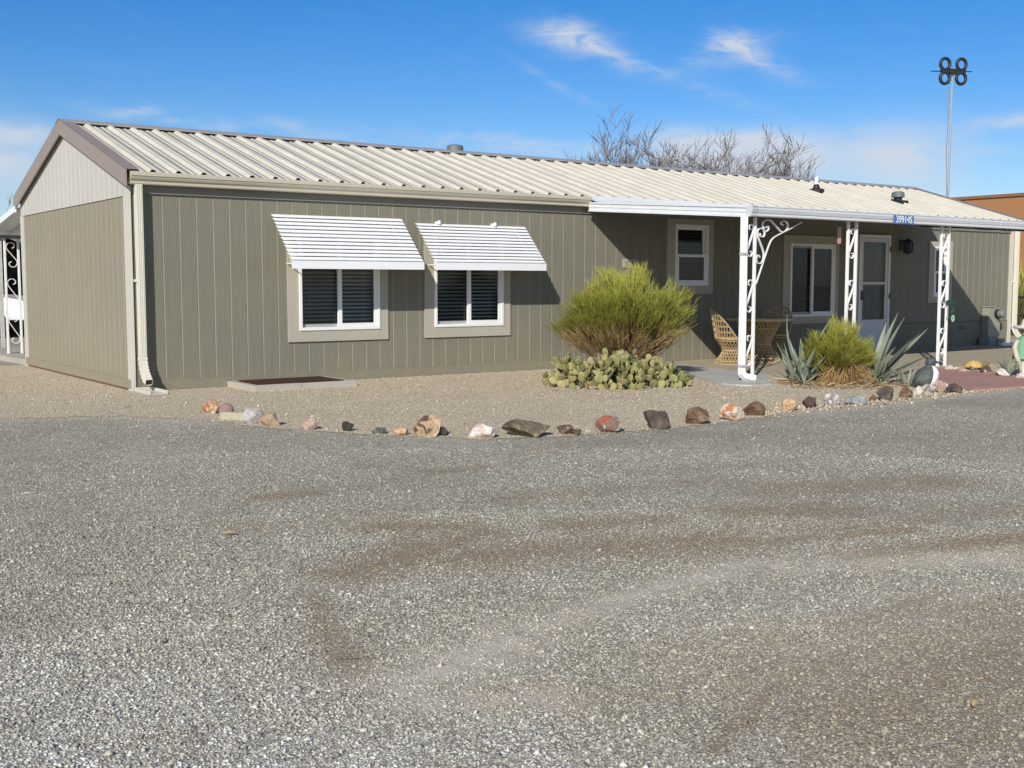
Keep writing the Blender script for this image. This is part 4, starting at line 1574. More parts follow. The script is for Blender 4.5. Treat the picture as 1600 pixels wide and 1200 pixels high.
# ------------------------------------------------------------------ plants
def grass_mat(name, stops, lo, hi, var=0.3):
    t = NT(name)
    z = t.sep(t.tc.outputs['Object'])[2]
    f = t.math('ADD', t.map(z, lo, hi), t.map(t.island(), 0, 1, -var, var))
    c = t.ramp(f, stops)
    m = t.done(c, 0.6, 0, 0.25)
    return m


broom_mat = grass_mat('green broom twigs', [(0.0, (0.20, 0.165, 0.045)), (0.22, (0.155, 0.163, 0.030)), (0.6, (0.205, 0.218, 0.032)), (1.0, (0.36, 0.345, 0.060))], 0.5, 1.55, 0.4)
shrub_mat = grass_mat('yellow green twigs', [(0.0, (0.20, 0.17, 0.04)), (0.4, (0.195, 0.20, 0.032)), (1.0, (0.32, 0.31, 0.055))], 0.0, 0.9, 0.35)
broom_brown = grass_mat('dry broom twigs', [(0.0, (0.22, 0.16, 0.10)), (0.5, (0.36, 0.235, 0.11)), (1.0, (0.34, 0.27, 0.09))], 0.0, 0.95, 0.35)
broom_stem = paint('grey brown stems', (0.17, 0.125, 0.085), 0.8, 0.3, 20)


def broom(loc, R_, H, n_stem, n_twig, seed, label, low=0.32, green_z=0.42, name='desert_shrub', wide=1.0, twl=0.22, tr=0.0028, brown_n=0.22, skew=0.0, fmat=None, gz0=0.30):
    rr = random.Random(seed)
    sh = empty(name, loc)
    tag(sh, label, 'shrub')
    st, fo, br = MB(), MB(), MB()

    def dome(az, pol):
        # crown surface, lumpy
        d = Vector((math.sin(pol) * math.cos(az), math.sin(pol) * math.sin(az), math.cos(pol)))
        lump = 1 + 0.16 * mnoise.noise(d * 2.3 + Vector((seed, 0, 0))) + 0.09 * mnoise.noise(d * 6 + Vector((0, seed, 0)))
        z = low + d.z * (H - low) * lump
        return Vector((d.x * R_ * lump + CR.x * skew * d.z, d.y * R_ * wide * lump + CR.y * skew * d.z, z)), d
    ends = []
    for i in range(n_stem):
        az = rr.uniform(0, 2 * PI)
        pol = math.acos(rr.uniform(0.02, 1.0))
        e, d = dome(az, pol)
        e = e * rr.uniform(0.62, 0.86)
        b0 = Vector((rr.gauss(0, 0.06), rr.gauss(0, 0.06), 0.0))
        pts = []
        mid = b0.lerp(e, 0.5) + Vector((-e.x * 0.16, -e.y * 0.16, 0.05 * e.length)) + Vector((rr.gauss(0, 0.03), rr.gauss(0, 0.03), 0))
        for k in range(6):
            t = k / 5
            pts.append(b0 * (1 - t) ** 2 + mid * 2 * t * (1 - t) + e * t * t + Vector((rr.gauss(0, 0.008), rr.gauss(0, 0.008), 0)))
        r0 = rr.uniform(0.006, 0.013)
        st.tube(pts, [r0 * (1 - 0.75 * k / 5) for k in range(6)], 4, False)
        ends.append((pts, d))
    tips = 0
    while tips < n_twig:
        pts, d = rr.choice(ends)
        t = rr.uniform(0.5, 1.0)
        k = min(4, int(t * 5))
        p = pts[k].lerp(pts[k + 1], t * 5 - k)
        p = p + Vector((rr.gauss(0, 0.055), rr.gauss(0, 0.055), rr.gauss(0, 0.03))) * (R_ / 1.0)
        dirv = (d * rr.uniform(0.55, 1.0) + Vector((0, 0, rr.uniform(0.25, 0.75))) + Vector((rr.gauss(0, 0.16), rr.gauss(0, 0.16), 0))).normalized()
        L = twl * rr.uniform(0.5, 1.35)
        q = p + dirv * L
        if q.z < 0.1 * H: continue
        hr = math.hypot(p.x, p.y) / R_
        isb = t < green_z + 0.16 * mnoise.noise(q * 4.5) or q.z < gz0 * H * (1.08 - 0.30 * hr + 0.16 * mnoise.noise(q * 3.0))
        if isb and (rr.random() > brown_n * 2.2 or q.z > 0.72 * H or (hr > 0.8 and rr.random() < 0.8)):
            tips += 1
            continue
        bend = Vector((rr.gauss(0, 0.02), rr.gauss(0, 0.02), rr.uniform(0, 0.03)))
        tgt = br if isb else fo
        tgt.tube([p, p.lerp(q, 0.5) + bend * 0.5, q + bend], [tr, tr * 1.05, tr * 0.35], 3, False)
        # two side sprigs
        for _ in range(2):
            a = p.lerp(q, rr.uniform(0.2, 0.7))
            dd = (dirv + Vector((rr.gauss(0, 0.28), rr.gauss(0, 0.28), rr.gauss(0, 0.1)))).normalized()
            tgt.tube([a, a + dd * L * rr.uniform(0.35, 0.7)], [tr * 0.95, tr * 0.4], 3, False)
        tips += 1
    st.build('stems', broom_stem, sh)
    fo.build('foliage', fmat or broom_mat, sh)
    br.build('dry_twigs', broom_brown, sh)
    return sh


broom((6.02, -1.98, 0.0), 1.06, 1.68, 150, 34000, 11, 'large rounded green broom shrub with bare brown lower stems behind the prickly pear', low=0.66, green_z=0.58, brown_n=0.085, skew=0.16, gz0=0.50, twl=0.145, tr=0.0025)
broom((7.62, -4.35, 0.0), 0.44, 0.90, 60, 6500, 5, 'small upright yellow green shrub over dry straw between the two agaves', low=0.34, green_z=0.52, twl=0.14, tr=0.0024, brown_n=0.12, fmat=shrub_mat)


def pad_mesh(n=12):
    """unit prickly pear pad in xz plane, base at origin, height 1"""
    ring = []
    for k in range(n):
        a = 2 * PI * k / n
        w = 0.40 * math.sin(a)
        z = 0.52 - 0.50 * math.cos(a)
        w *= 0.80 + 0.28 * z
        ring.append((w, z))
    return ring


def prickly_pear():
    rr = random.Random(21)
    pp = empty('prickly_pear', (5.25, -2.72, 0.0))
    tag(pp, 'low sprawling prickly pear clump of pale green pads at the foot of the big shrub', 'cactus')
    mb = MB()
    ring = pad_mesh(12)
    bot = [p for p in ring]

    def pad(base, up, nrm, h):
        up = up.normalized()
        nrm = (nrm - up * nrm.dot(up)).normalized()
        sd = up.cross(nrm)
        th = h * 0.085
        vs = []
        for (w, z) in ring: vs.append(base + sd * (w * h) + up * (z * h))
        for s in (-1, 1):
            for (w, z) in ring:
                vs.append(base + sd * (w * h * 0.72) + up * ((0.52 + (z - 0.52) * 0.72) * h) + nrm * (s * th * 0.85))
            vs.append(base + up * 0.52 * h + nrm * s * th)
        n = len(ring)
        fs = []
        for s, o in ((0, n), (1, 2 * n + 1)):
            for k in range(n):
                k2 = (k + 1) % n
                q = (k, k2, o + k2, o + k)
                fs.append(q if s else q[::-1])
                t3 = (o + k, o + k2, o + n)
                fs.append(t3 if s else t3[::-1])
        mb.add(vs, fs)
        return sd, up, nrm

    def grow(base, up, nrm, h, depth):
        sd, up, nrm = pad(base, up, nrm, h)
        if depth <= 0: return
        k = rr.choice((1, 1, 2, 2, 3))
        for _ in range(k):
            a = rr.uniform(-1.1, 1.1)
            w = 0.40 * math.sin(a) * 1.02
            z = 0.52 + 0.46 * math.cos(a)
            p = base + sd * (w * h) + up * (z * h)
            u2 = (up * 0.55 + sd * math.sin(a) * 0.8 + nrm * rr.gauss(0, 0.35) + Vector((0, 0, 0.35)))
            n2 = (nrm + sd * rr.gauss(0, 0.7) + Vector((rr.gauss(0, 0.3), rr.gauss(0, 0.3), 0)))
            grow(p, u2, n2, h * rr.uniform(0.80, 1.02), depth - 1)
    # mound: long axis across the view
    ax = Vector((math.cos(0.6222), -math.sin(0.6222), 0))
    ay = Vector((math.sin(0.6222), math.cos(0.6222), 0))
    n = 0
    while n < 170:
        u, v = rr.uniform(-1, 1), rr.uniform(-1, 1)
        if u * u + v * v > 1: continue
        n += 1
        p = ax * (u * 0.93) + ay * (v * 0.72) + Vector((0, 0, -0.01))
        el = 0.45 + 0.55 * (1 - u * u - v * v)
        az = rr.uniform(0, 2 * PI)
        nrm = Vector((math.cos(az), math.sin(az), rr.gauss(0, 0.25)))
        up = Vector((u * 0.5 * ax.x + rr.gauss(0, 0.25), u * 0.5 * ax.y + rr.gauss(0, 0.25), 1.0))
        dep = 3 if el > 0.72 else (1 if rr.random() < 0.75 else 0)
        if el > 0.9 and rr.random() < 0.3: dep = 4
        grow(p, up, nrm, rr.uniform(0.085, 0.135), dep)
    t = NT('prickly pear skin')
    c = t.ramp(t.island(), [(0.0, (0.14, 0.145, 0.058)), (0.35, (0.215, 0.215, 0.08)), (0.7, (0.295, 0.28, 0.105)), (0.92, (0.39, 0.35, 0.16)), (0.96, (0.38, 0.29, 0.19)), (1.0, (0.30, 0.20, 0.13))])
    vv = t.coord('Object')
    sp = t.voro(vv, 55, 'Distance')
    c = t.mix(t.map(sp, 0.10, 0.22, 0.6, 0.0), c, (0.42, 0.36, 0.22, 1))
    c = t.mix(t.map(t.noise(vv, 8, 5), 0.45, 0.75, 0, 0.35), c, (0.30, 0.27, 0.17, 1))
    mb.build('pads', t.done(c, 0.6, 0, 0.3), pp)


prickly_pear()


def agave_mat(name, c0, c1, c2):
    t = NT(name)
    v = t.coord('Object')
    n1 = t.noise(v, 5, 5, 0.6)
    c = t.mix(t.map(n1, 0.35, 0.7), c0, c1)
    c = t.mix(t.map(t.island(), 0.78, 1.0, 0, 0.5), c, c2)
    return t.done(c, 0.5, 0, 0.35)


AG = agave_mat('grey green agave', (0.185, 0.225, 0.165, 1), (0.27, 0.305, 0.235, 1), (0.36, 0.33, 0.12, 1))
DRY = agave_mat('dry agave leaf', (0.42, 0.31, 0.16, 1), (0.54, 0.43, 0.26, 1), (0.30, 0.19, 0.09, 1))


def leaf(mb, base, az, elev, L, wid, curl, twist=0.0, fold=0.35):
    """tapered channelled leaf; curl>0 bends upward along its length"""
    N = 10
    h = Vector((math.cos(az), math.sin(az), 0))
    side = Vector((-math.sin(az), math.cos(az), 0))
    p = Vector(base)
    vs, fs = [], []
    for i in range(N + 1):
        t = i / N
        e = elev + curl * t
        d = h * math.cos(e) + Vector((0, 0, 1)) * math.sin(e)
        nrm = -h * math.sin(e) + Vector((0, 0, 1)) * math.cos(e)
        s2 = side * math.cos(twist * t) + nrm * math.sin(twist * t)
        n2 = s2.cross(d) * -1
        w = wid * (0.62 + 1.25 * t - 1.2 * t * t) * (1 - t ** 3.2) if t < 1 else 0
        w = max(w * 0.88, 0.0012)
        th = wid * 0.22 * (1 - t) + 0.002
        vs += [p - s2 * w + nrm * w * fold, p + nrm * 0.0, p + s2 * w + nrm * w * fold, p - nrm * th]
        p = p + d * (L / N)
    for i in range(N):
        for k in range(4):
            k2 = (k + 1) % 4
            fs.append((i * 4 + k, i * 4 + 4 + k, i * 4 + 4 + k2, i * 4 + k2))
    mb.add(vs, fs)


def agave(name, loc, leaves, label, dry=8, seed=1, cat='agave', group=None):
    a = empty(name, loc)
    tag(a, label, cat, group)
    mb = MB()
    for lf in leaves: leaf(mb, *lf)
    mb.build('leaves', AG, a, smooth=False)
    if dry:
        rr = random.Random(seed)
        md = MB()
        for _ in range(dry):
            az = rr.uniform(0, 2 * PI)
            leaf(md, (0.08 * math.cos(az), 0.08 * math.sin(az), 0.03), az, rr.uniform(-0.05, 0.25), rr.uniform(0.22, 0.42), rr.uniform(0.02, 0.035), rr.uniform(-0.3, 0.1), rr.uniform(-0.8, 0.8))
        md.build('dry_leaves', DRY, a)
    return a


VR = -0.6222                       # azimuth (about +z) that points to the right of the view
rr = random.Random(3)
lv = []
lv.append(((0.05, 0, 0.05), VR + PI, 0.95, 0.90, 0.055, 0.75, 0.0, 0.4))      # tall left leaf curving up
lv.append(((0.10, 0.02, 0.05), VR, 1.35, 0.98, 0.075, -0.42, 0.0, 0.4))      # tall right leaf leaning out
lv.append(((0.03, 0.0, 0.05), VR + 1.9, 1.35, 0.55, 0.06, 0.1, 0.0, 0.4))
lv.append(((0.06, 0.0, 0.05), VR + 0.5, 1.25, 0.68, 0.07, 0.1, 0.0, 0.4))
lv.append(((0.0, 0.0, 0.05), VR - 1.5, 1.1, 0.42, 0.06, -1.3, 0.0, 0.4))
for k in range(13):
    lv.append(((rr.gauss(0, 0.03), rr.gauss(0, 0.03), 0.04), k * 2.4, rr.uniform(0.25, 0.95), rr.uniform(0.40, 0.62), rr.uniform(0.035, 0.05), rr.uniform(-0.05, 0.35), rr.gauss(0, 0.2), 0.4))
for k in range(30):
    lv.append(((rr.gauss(0, 0.12), rr.gauss(0, 0.08), 0.03), k * 2.4 + 1, rr.uniform(0.35, 1.25), rr.uniform(0.28, 0.55), rr.uniform(0.020, 0.034), rr.uniform(-0.1, 0.3), rr.gauss(0, 0.2), 0.4))
agave('agave', (7.35, -3.98, 0.0), lv, 'blue grey agave with two tall curved leaves left of the small yellow green shrub', 16, 2)
lv = []
for k, (az, el, L, w, cu) in enumerate(((0.05, 1.15, 0.92, 0.085, -0.05), (0.25, 1.25, 0.95, 0.08, -0.1), (-0.3, 0.85, 0.85, 0.085, 0.0), (0.1, 0.72, 0.98, 0.075, 0.12), (-0.1, 0.95, 0.70, 0.09, -0.1), (0.7, 1.3, 0.8, 0.07, -0.1),
                                         (-0.5, 0.45, 0.78, 0.07, 0.1), (0.3, 0.42, 0.70, 0.06, 0.15), (-0.9, 0.9, 0.6, 0.075, 0.0), (-0.05, 0.22, 0.62, 0.055, 0.15), (-1.5, 0.6, 0.5, 0.07, 0.1), (1.4, 0.7, 0.6, 0.06, 0.0), (2.5, 1.1, 0.6, 0.07, 0.0), (-2.3, 0.9, 0.45, 0.07, 0.0))):
    lv.append(((rr.gauss(0, 0.02) + 0.02, rr.gauss(0, 0.02), 0.04), VR + az, el, L, w, cu, rr.gauss(0, 0.15), 0.4))
for k in range(28):
    lv.append(((rr.gauss(0, 0.12), rr.gauss(0, 0.08), 0.03), k * 2.4, rr.uniform(0.3, 1.2), rr.uniform(0.30, 0.58), rr.uniform(0.018, 0.034), rr.uniform(-0.1, 0.3), rr.gauss(0, 0.2), 0.4))
agave('agave', (7.92, -4.62, 0.0), lv, 'broad leaved agave sweeping right of the small shrub, beside the grey bird ornament', 9, 5)
# pups
lv = [((rr.gauss(0, 0.02), rr.gauss(0, 0.02), 0.02), k * 2.4, rr.uniform(0.5, 1.2), rr.uniform(0.22, 0.34), rr.uniform(0.02, 0.03), 0.1, 0, 0.4) for k in range(12)]
agave('agave', (8.10, -5.03, 0.0), lv, 'small dark agave pup just left of the grey bird ornament', 4, 6)
lv = [((rr.gauss(0, 0.03), rr.gauss(0, 0.03), 0.02), k * 2.4, rr.uniform(0.6, 1.35), rr.uniform(0.22, 0.36), rr.uniform(0.018, 0.028), 0.1, 0, 0.4) for k in range(18)]
agave('agave', (10.62, -4.86, 0.0), lv, 'small grey agave beyond the red path next to the figure in the sombrero', 3, 7)


def litter():
    rr = random.Random(9)
    md = MB()
    for _ in range(420):
        x, y = 7.55 + rr.gauss(0, 0.34), -4.42 + rr.gauss(0, 0.24)
        leaf(md, (x, y, 0.012 + rr.uniform(0, 0.02)), rr.uniform(0, 2 * PI), rr.uniform(0, 0.35), rr.uniform(0.06, 0.22), rr.uniform(0.006, 0.020), rr.uniform(-0.5, 0.2), rr.uniform(-1, 1))
    for _ in range(150):
        x, y = 5.15 + rr.gauss(0, 0.5), -3.05 + rr.gauss(0, 0.32)
        leaf(md, (x, y, 0.010 + rr.uniform(0, 0.02)), rr.uniform(0, 2 * PI), rr.uniform(0, 0.3), rr.uniform(0.02, 0.07), rr.uniform(0.006, 0.016), 0, rr.uniform(-1, 1))
    tag(md.build('leaf_litter', DRY), 'dry tan leaf litter under the agaves and the prickly pear', 'leaf litter', kind='stuff')
    st = MB()
    for _ in range(900):
        a = rr.uniform(0, 2 * PI)
        r = abs(rr.gauss(0, 0.10))
        b0 = Vector((7.64 + r * math.cos(a), -4.42 + r * math.sin(a), rr.uniform(0.02, 0.30)))
        e = b0 + Vector((math.cos(a) * rr.uniform(0.08, 0.30), math.sin(a) * rr.uniform(0.08, 0.30), rr.uniform(-0.28, 0.05)))
        e.z = max(0.01, e.z)
        m = b0.lerp(e, 0.5) + Vector((0, 0, 0.06))
        st.tube([b0, m, e], [0.003, 0.003, 0.0015], 3, False)
    tag(st.build('dry_grass', paint('dry straw', (0.34, 0.225, 0.09), 0.8, 0.3, 30)), 'drooping dry straw tuft under the small yellow green shrub', 'dry grass')


litter()


# ------------------------------------------------------------------ rocks
def rock_mat(name, c1, c2, c3, sc=13):
    t = NT(name)
    v = t.coord('Object')
    a = t.noise(v, sc, 5, 0.6, 0.8)
    b = t.noise(v, sc * 4, 4, 0.6)
    c = t.ramp(a, [(0.30, c1), (0.42, c1), (0.47, c2), (0.54, c2), (0.58, c3)])
    c = t.mix(t.map(b, 0.45, 0.7, 0.0, 0.5), c, tuple(x * 0.5 for x in c1) + (1,))
    c = t.mix(t.map(t.noise(v, 5, 4, 0.6), 0.4, 0.75, 0.03, 0.32), c, (0.33, 0.275, 0.20, 1))
    t.bump(b, 0.9, 0.02)
    return t.done(c, 0.85, 0, 0.2)


ROCKM = {
    'rust': rock_mat('rust and white jasper', (0.30, 0.13, 0.06), (0.50, 0.32, 0.18), (0.76, 0.68, 0.56)),
    'mauve': rock_mat('mauve river stone', (0.27, 0.175, 0.16), (0.30, 0.20, 0.18), (0.33, 0.23, 0.21), 4),
    'greywhite': rock_mat('pale grey quartz', (0.46, 0.43, 0.43), (0.56, 0.53, 0.52), (0.66, 0.62, 0.60)),
    'tan': rock_mat('tan sandstone', (0.40, 0.28, 0.17), (0.48, 0.36, 0.23), (0.58, 0.47, 0.34)),
    'pinktan': rock_mat('pink tan stone', (0.42, 0.28, 0.22), (0.50, 0.37, 0.29), (0.58, 0.48, 0.40)),
    'black': rock_mat('black basalt', (0.028, 0.027, 0.030), (0.045, 0.042, 0.042), (0.08, 0.075, 0.07)),
    'green': rock_mat('dark green stone', (0.045, 0.075, 0.062), (0.08, 0.12, 0.10), (0.20, 0.22, 0.18)),
    'orange': rock_mat('pale orange stone', (0.58, 0.36, 0.18), (0.66, 0.47, 0.28), (0.72, 0.58, 0.42)),
    'petrified': rock_mat('dark capped tan rock', (0.075, 0.052, 0.042), (0.45, 0.31, 0.19), (0.62, 0.48, 0.33), 7),
    'quartz': rock_mat('pink and white quartz', (0.66, 0.52, 0.44), (0.72, 0.66, 0.63), (0.80, 0.78, 0.77), 6),
    'olive': rock_mat('olive brown boulder', (0.095, 0.075, 0.05), (0.15, 0.12, 0.08), (0.30, 0.24, 0.16), 6),
    'darkmix': rock_mat('dark brown rock with pale spots', (0.085, 0.062, 0.05), (0.15, 0.11, 0.085), (0.50, 0.36, 0.25)),
    'red': rock_mat('red topped jasper', (0.36, 0.10, 0.05), (0.17, 0.13, 0.12), (0.52, 0.44, 0.40), 9),
    'darkbrown': rock_mat('dark brown volcanic rock', (0.055, 0.044, 0.037), (0.085, 0.066, 0.054), (0.12, 0.095, 0.08)),
    'brown': rock_mat('reddish brown rock', (0.13, 0.068, 0.04), (0.19, 0.115, 0.07), (0.27, 0.19, 0.12)),
    'whiterust': rock_mat('white and rust jasper', (0.46, 0.19, 0.09), (0.70, 0.58, 0.47), (0.78, 0.72, 0.65), 9),
    'bw': rock_mat('dark rock with white veins', (0.055, 0.036, 0.032), (0.10, 0.07, 0.06), (0.72, 0.68, 0.62), 10),
    'slate': rock_mat('blue grey slate', (0.25, 0.29, 0.29), (0.31, 0.34, 0.335), (0.37, 0.40, 0.39), 5),
    'white': rock_mat('white stone', (0.68, 0.60, 0.50), (0.72, 0.66, 0.58), (0.78, 0.74, 0.68)),
    'whitegrey': rock_mat('white rock with dark veins', (0.25, 0.20, 0.20), (0.62, 0.57, 0.55), (0.72, 0.68, 0.66)),
}

def pix_ground(x, y):
    f = 1789.4
    p = 0.0878
    fw = CF * math.cos(p) + Vector((0, 0, -math.sin(p)))
    up = CF * math.sin(p) + Vector((0, 0, math.cos(p)))
    d = fw * f + CR * (x - 800) - up * (y - 600)
    t = -1.30 / d.z
    return Vector((cam.location.x, cam.location.y, 1.30)) + d * t, t


def rock(x0, x1, y0, y1, mat, label, seed, kind='angular', group='stones edging the gravel bed', depth=0.75):
    """x0..x1 and y0..y1: extent of the stone as measured on the photograph; converted to metres at its ground point"""
    p, t = pix_ground((x0 + x1) / 2, y1)
    w = (x1 - x0) * t
    h = (y1 - y0) * t
    rr = random.Random(seed)
    bm = bmesh.new()
    bmesh.ops.create_icosphere(bm, subdivisions=3, radius=1.0)
    off = Vector((seed * 3.1, seed * 1.7, 0))
    planes = []
    if kind != 'round':
        for _ in range(15 if kind == 'angular' else 7):
            d = Vector((rr.gauss(0, 1), rr.gauss(0, 1), rr.gauss(0, 0.8))).normalized()
            planes.append((d, rr.uniform(0.45, 0.85)))
    for v in bm.verts:
        c = v.co.copy()
        if kind == 'round':
            c *= 1 + 0.08 * mnoise.noise(c * 1.2 + off)
        else:
            for d, k in planes:
                s = c.dot(d)
                if s > k: c -= d * (s - k) * 0.97
            c *= 1 + 0.12 * mnoise.noise(c * 1.7 + off) + 0.09 * mnoise.noise(c * 4 + off) + 0.05 * mnoise.noise(c * 11 + off)
        v.co = c
    xs = [v.co.x for v in bm.verts]
    ys = [v.co.y for v in bm.verts]
    zs = [v.co.z for v in bm.verts]
    sx, sy, sz = w / (max(xs) - min(xs)), w * depth / (max(ys) - min(ys)), h * 1.20 / (max(zs) - min(zs))
    cx, cy, z0 = (max(xs) + min(xs)) / 2, (max(ys) + min(ys)) / 2, min(zs)
    for v in bm.verts: v.co = Vector(((v.co.x - cx) * sx, (v.co.y - cy) * sy, (v.co.z - z0) * sz - 0.18 * h))
    me = bpy.data.meshes.new('rock')
    bm.to_mesh(me)
    bm.free()
    me.materials.append(ROCKM[mat])
    if kind == 'round': me.polygons.foreach_set('use_smooth', [True] * len(me.polygons))
    o = bpy.data.objects.new('rock', me)
    COL.objects.link(o)
    o.location = p + CF * (w * depth * 0.42) + Vector((0, 0, 0.006))
    o.location.z = 0.006
    o.rotation_euler = (0, 0, -0.6222)
    tag(o, label, 'rock', group)
    return o


RK = [(315, 342, 627, 647, 'rust', 'rust and white stone at the left end of the stone row', 'angular'),
      (340, 364, 632, 652, 'mauve', 'smooth mauve round stone next to the rust stone at the row end', 'round'),
      (378, 411, 640, 664, 'greywhite', 'pale grey quartz stone leaning on the short timber stub', 'angular'),
      (404, 437, 645, 667, 'tan', 'tan sandstone directly right of the pale grey quartz', 'angular'),
      (468, 494, 654, 673, 'pinktan', 'pinkish tan stone alone between the tan sandstone and the black stone', 'angular'),
      (532, 553, 660, 675, 'black', 'small blocky black stone in the left part of the row', 'angular'),
      (580, 604, 669, 679, 'green', 'flat dark green stone left of the small orange stone', 'angular'),
      (613, 637, 670, 681, 'orange', 'small pale orange stone beside the dark capped tan rock', 'angular'),
      (643, 691, 651, 683, 'petrified', 'dark capped tan layered rock, tallest near the middle', 'angular'),
      (686, 700, 668, 682, 'black', 'dark lump tucked against the right of the layered tan rock', 'angular'),
      (729, 778, 665, 686, 'quartz', 'pink and white quartz rock touching the long olive boulder', 'angular'),
      (783, 861, 659, 685, 'olive', 'long flat olive brown boulder, widest of the row', 'angular'),
      (869, 900, 665, 680, 'darkmix', 'small dark rock with rusty spots right of the long boulder', 'angular'),
      (896, 909, 672, 681, 'darkmix', 'tiny brown chip beside the small dark spotted rock', 'angular'),
      (931, 972, 652, 677, 'red', 'bright red topped jasper rock with grey foot', 'angular'),
      (1007, 1048, 642, 671, 'darkbrown', 'large dark brown volcanic rock right of the red jasper', 'angular'),
      (1073, 1110, 638, 664, 'brown', 'reddish brown boulder between the volcanic rock and the rust streaked rock', 'angular'),
      (1126, 1166, 633, 658, 'whiterust', 'white rock with rust streaks leaning on the dark brown one', 'angular'),
      (1161, 1198, 629, 651, 'brown', 'dark topped brown rock behind the white rust streaked one', 'angular'),
      (1224, 1250, 625, 644, 'orange', 'pale orange and white stone in front of the patio', 'angular'),
      (1255, 1279, 621, 639, 'bw', 'dark rock with white veins next to the pale orange stone', 'angular'),
      (1290, 1316, 616, 635, 'whitegrey', 'white and dark mottled rock left of the flat slate', 'angular'),
      (1322, 1358, 620, 634, 'slate', 'flat blue grey slate in front of the small shrub', 'flat'),
      (1359, 1373, 618, 628, 'brown', 'little reddish stone right of the flat slate', 'angular'),
      (1372, 1400, 605, 627, 'darkbrown', 'dark brown rock in front of the broad agave', 'angular'),
      (1406, 1430, 606, 623, 'brown', 'brown rock left of the white stone by the bird ornament', 'angular'),
      (1428, 1445, 604, 620, 'white', 'white blocky stone at the feet of the bird ornament', 'angular'),
      (1443, 1466, 601, 616, 'whitegrey', 'white rock with dark veins under the bird ornament', 'angular'),
      (1463, 1479, 595, 614, 'pinktan', 'upright pale pink stone right of the bird ornament', 'angular'),
      (1476, 1484, 600, 611, 'white', 'small white stone wedged beside the black brown block', 'angular'),
      (1481, 1510, 600, 616, 'darkbrown', 'dark brown block shaped rock at the corner of the red path', 'angular')]
for i, (a, b_, c, d, m_, lb, kd) in enumerate(RK): rock(a, b_, c, d, m_, lb, i + 3, kd)
RK2 = [(1478, 1491, 571, 580, 'white', 'white stone at the foot of the right post', 'angular'), (1490, 1499, 574, 580, 'white', 'small white stone beside the one at the right post foot', 'angular'),
       (1497, 1521, 576, 583, 'pinktan', 'flat pinkish stone on the far edge of the red path', 'flat'),
       (1533, 1554, 573, 585, 'bw', 'dark veined rock right of the yellow tortoise', 'angular'), (1559, 1578, 577, 590, 'quartz', 'blocky pink and white stone on the far path edge', 'angular'),
       (1590, 1606, 584, 594, 'white', 'white stone at the right end of the red path edge', 'angular')]
for i, (a, b_, c, d, m_, lb, kd) in enumerate(RK2): rock(a, b_, c, d, m_, lb, i + 60, kd, 'stones along the far side of the red path')
b = MB()
b.box(-0.20, 0.20, -0.05, 0.05, 0.0, 0.075)
p, t = pix_ground(378, 656)
o = b.build('timber_stub', paint('weathered timber', (0.42, 0.38, 0.29), 0.9, 0.2, 14, 0.2, 0.5), None, bevel=0.008, loc=(p.x, p.y, 0.0))
o.rotation_euler = (0.0, 0, -0.62 - 0.1)
tag(o, 'short weathered timber stub lying behind the mauve stone', 'timber')


# pale chips spilled along the right half of the stone row, and a few bits lying on the driveway
k = 1500
cx = rng.uniform(4.2, 9.4, k)
cy = -5.98 + 0.035 * (cx - 4.2) + rng.normal(0, 0.16, k)
cs = np.clip(rng.lognormal(math.log(0.012), 0.4, k), 0.006, 0.034)
stones('stone_chips', np.stack([cx, cy, 0.006 + cs * 0.25], 1), cs, M['bed_stone'], 'pale stone chips spilled along the right half of the stone row', False)
for (x, y, L, a_, mt, nm, lb) in ((100, 1028, 0.085, 0.1, broom_stem, 'twig', 'short dark twig on the pale gravel at the lower left'), (545, 1034, 0.13, 0.06, broom_stem, 'twig', 'thin brown straw across the dark tyre mark'),
                                  (56, 822, 0.10, 0.05, broom_stem, 'twig', 'short dark twig lying on grey gravel near the left edge'), (360, 838, 0.07, 0.5, DRY, 'dry_leaf', 'curled tan leaf on the grey gravel left of centre'),
                                  (1525, 1106, 0.05, 0.9, DRY, 'dry_leaf', 'curled tan leaf on the brown gravel at the lower right'), (518, 605, 0.13, 0.15, broom_stem, 'twig', 'short dark stick on tan gravel beside the hatch curb')):
    p, t = pix_ground(x, y)
    b = MB()
    d = CR * math.cos(a_) + CF * math.sin(a_)
    if nm == 'twig': b.tube([-d * L / 2, d * 0.01 + CF * 0.008, d * L / 2], [0.0022, 0.002, 0.0014], 5)
    else: leaf(b, -d * L / 2, math.atan2(d.y, d.x), 0.3, L, L * 0.22, -0.6, 0.6)
    o = b.build(nm, mt, None, loc=(p.x, p.y, 0.014))
    tag(o, lb, nm.replace('_', ' '))


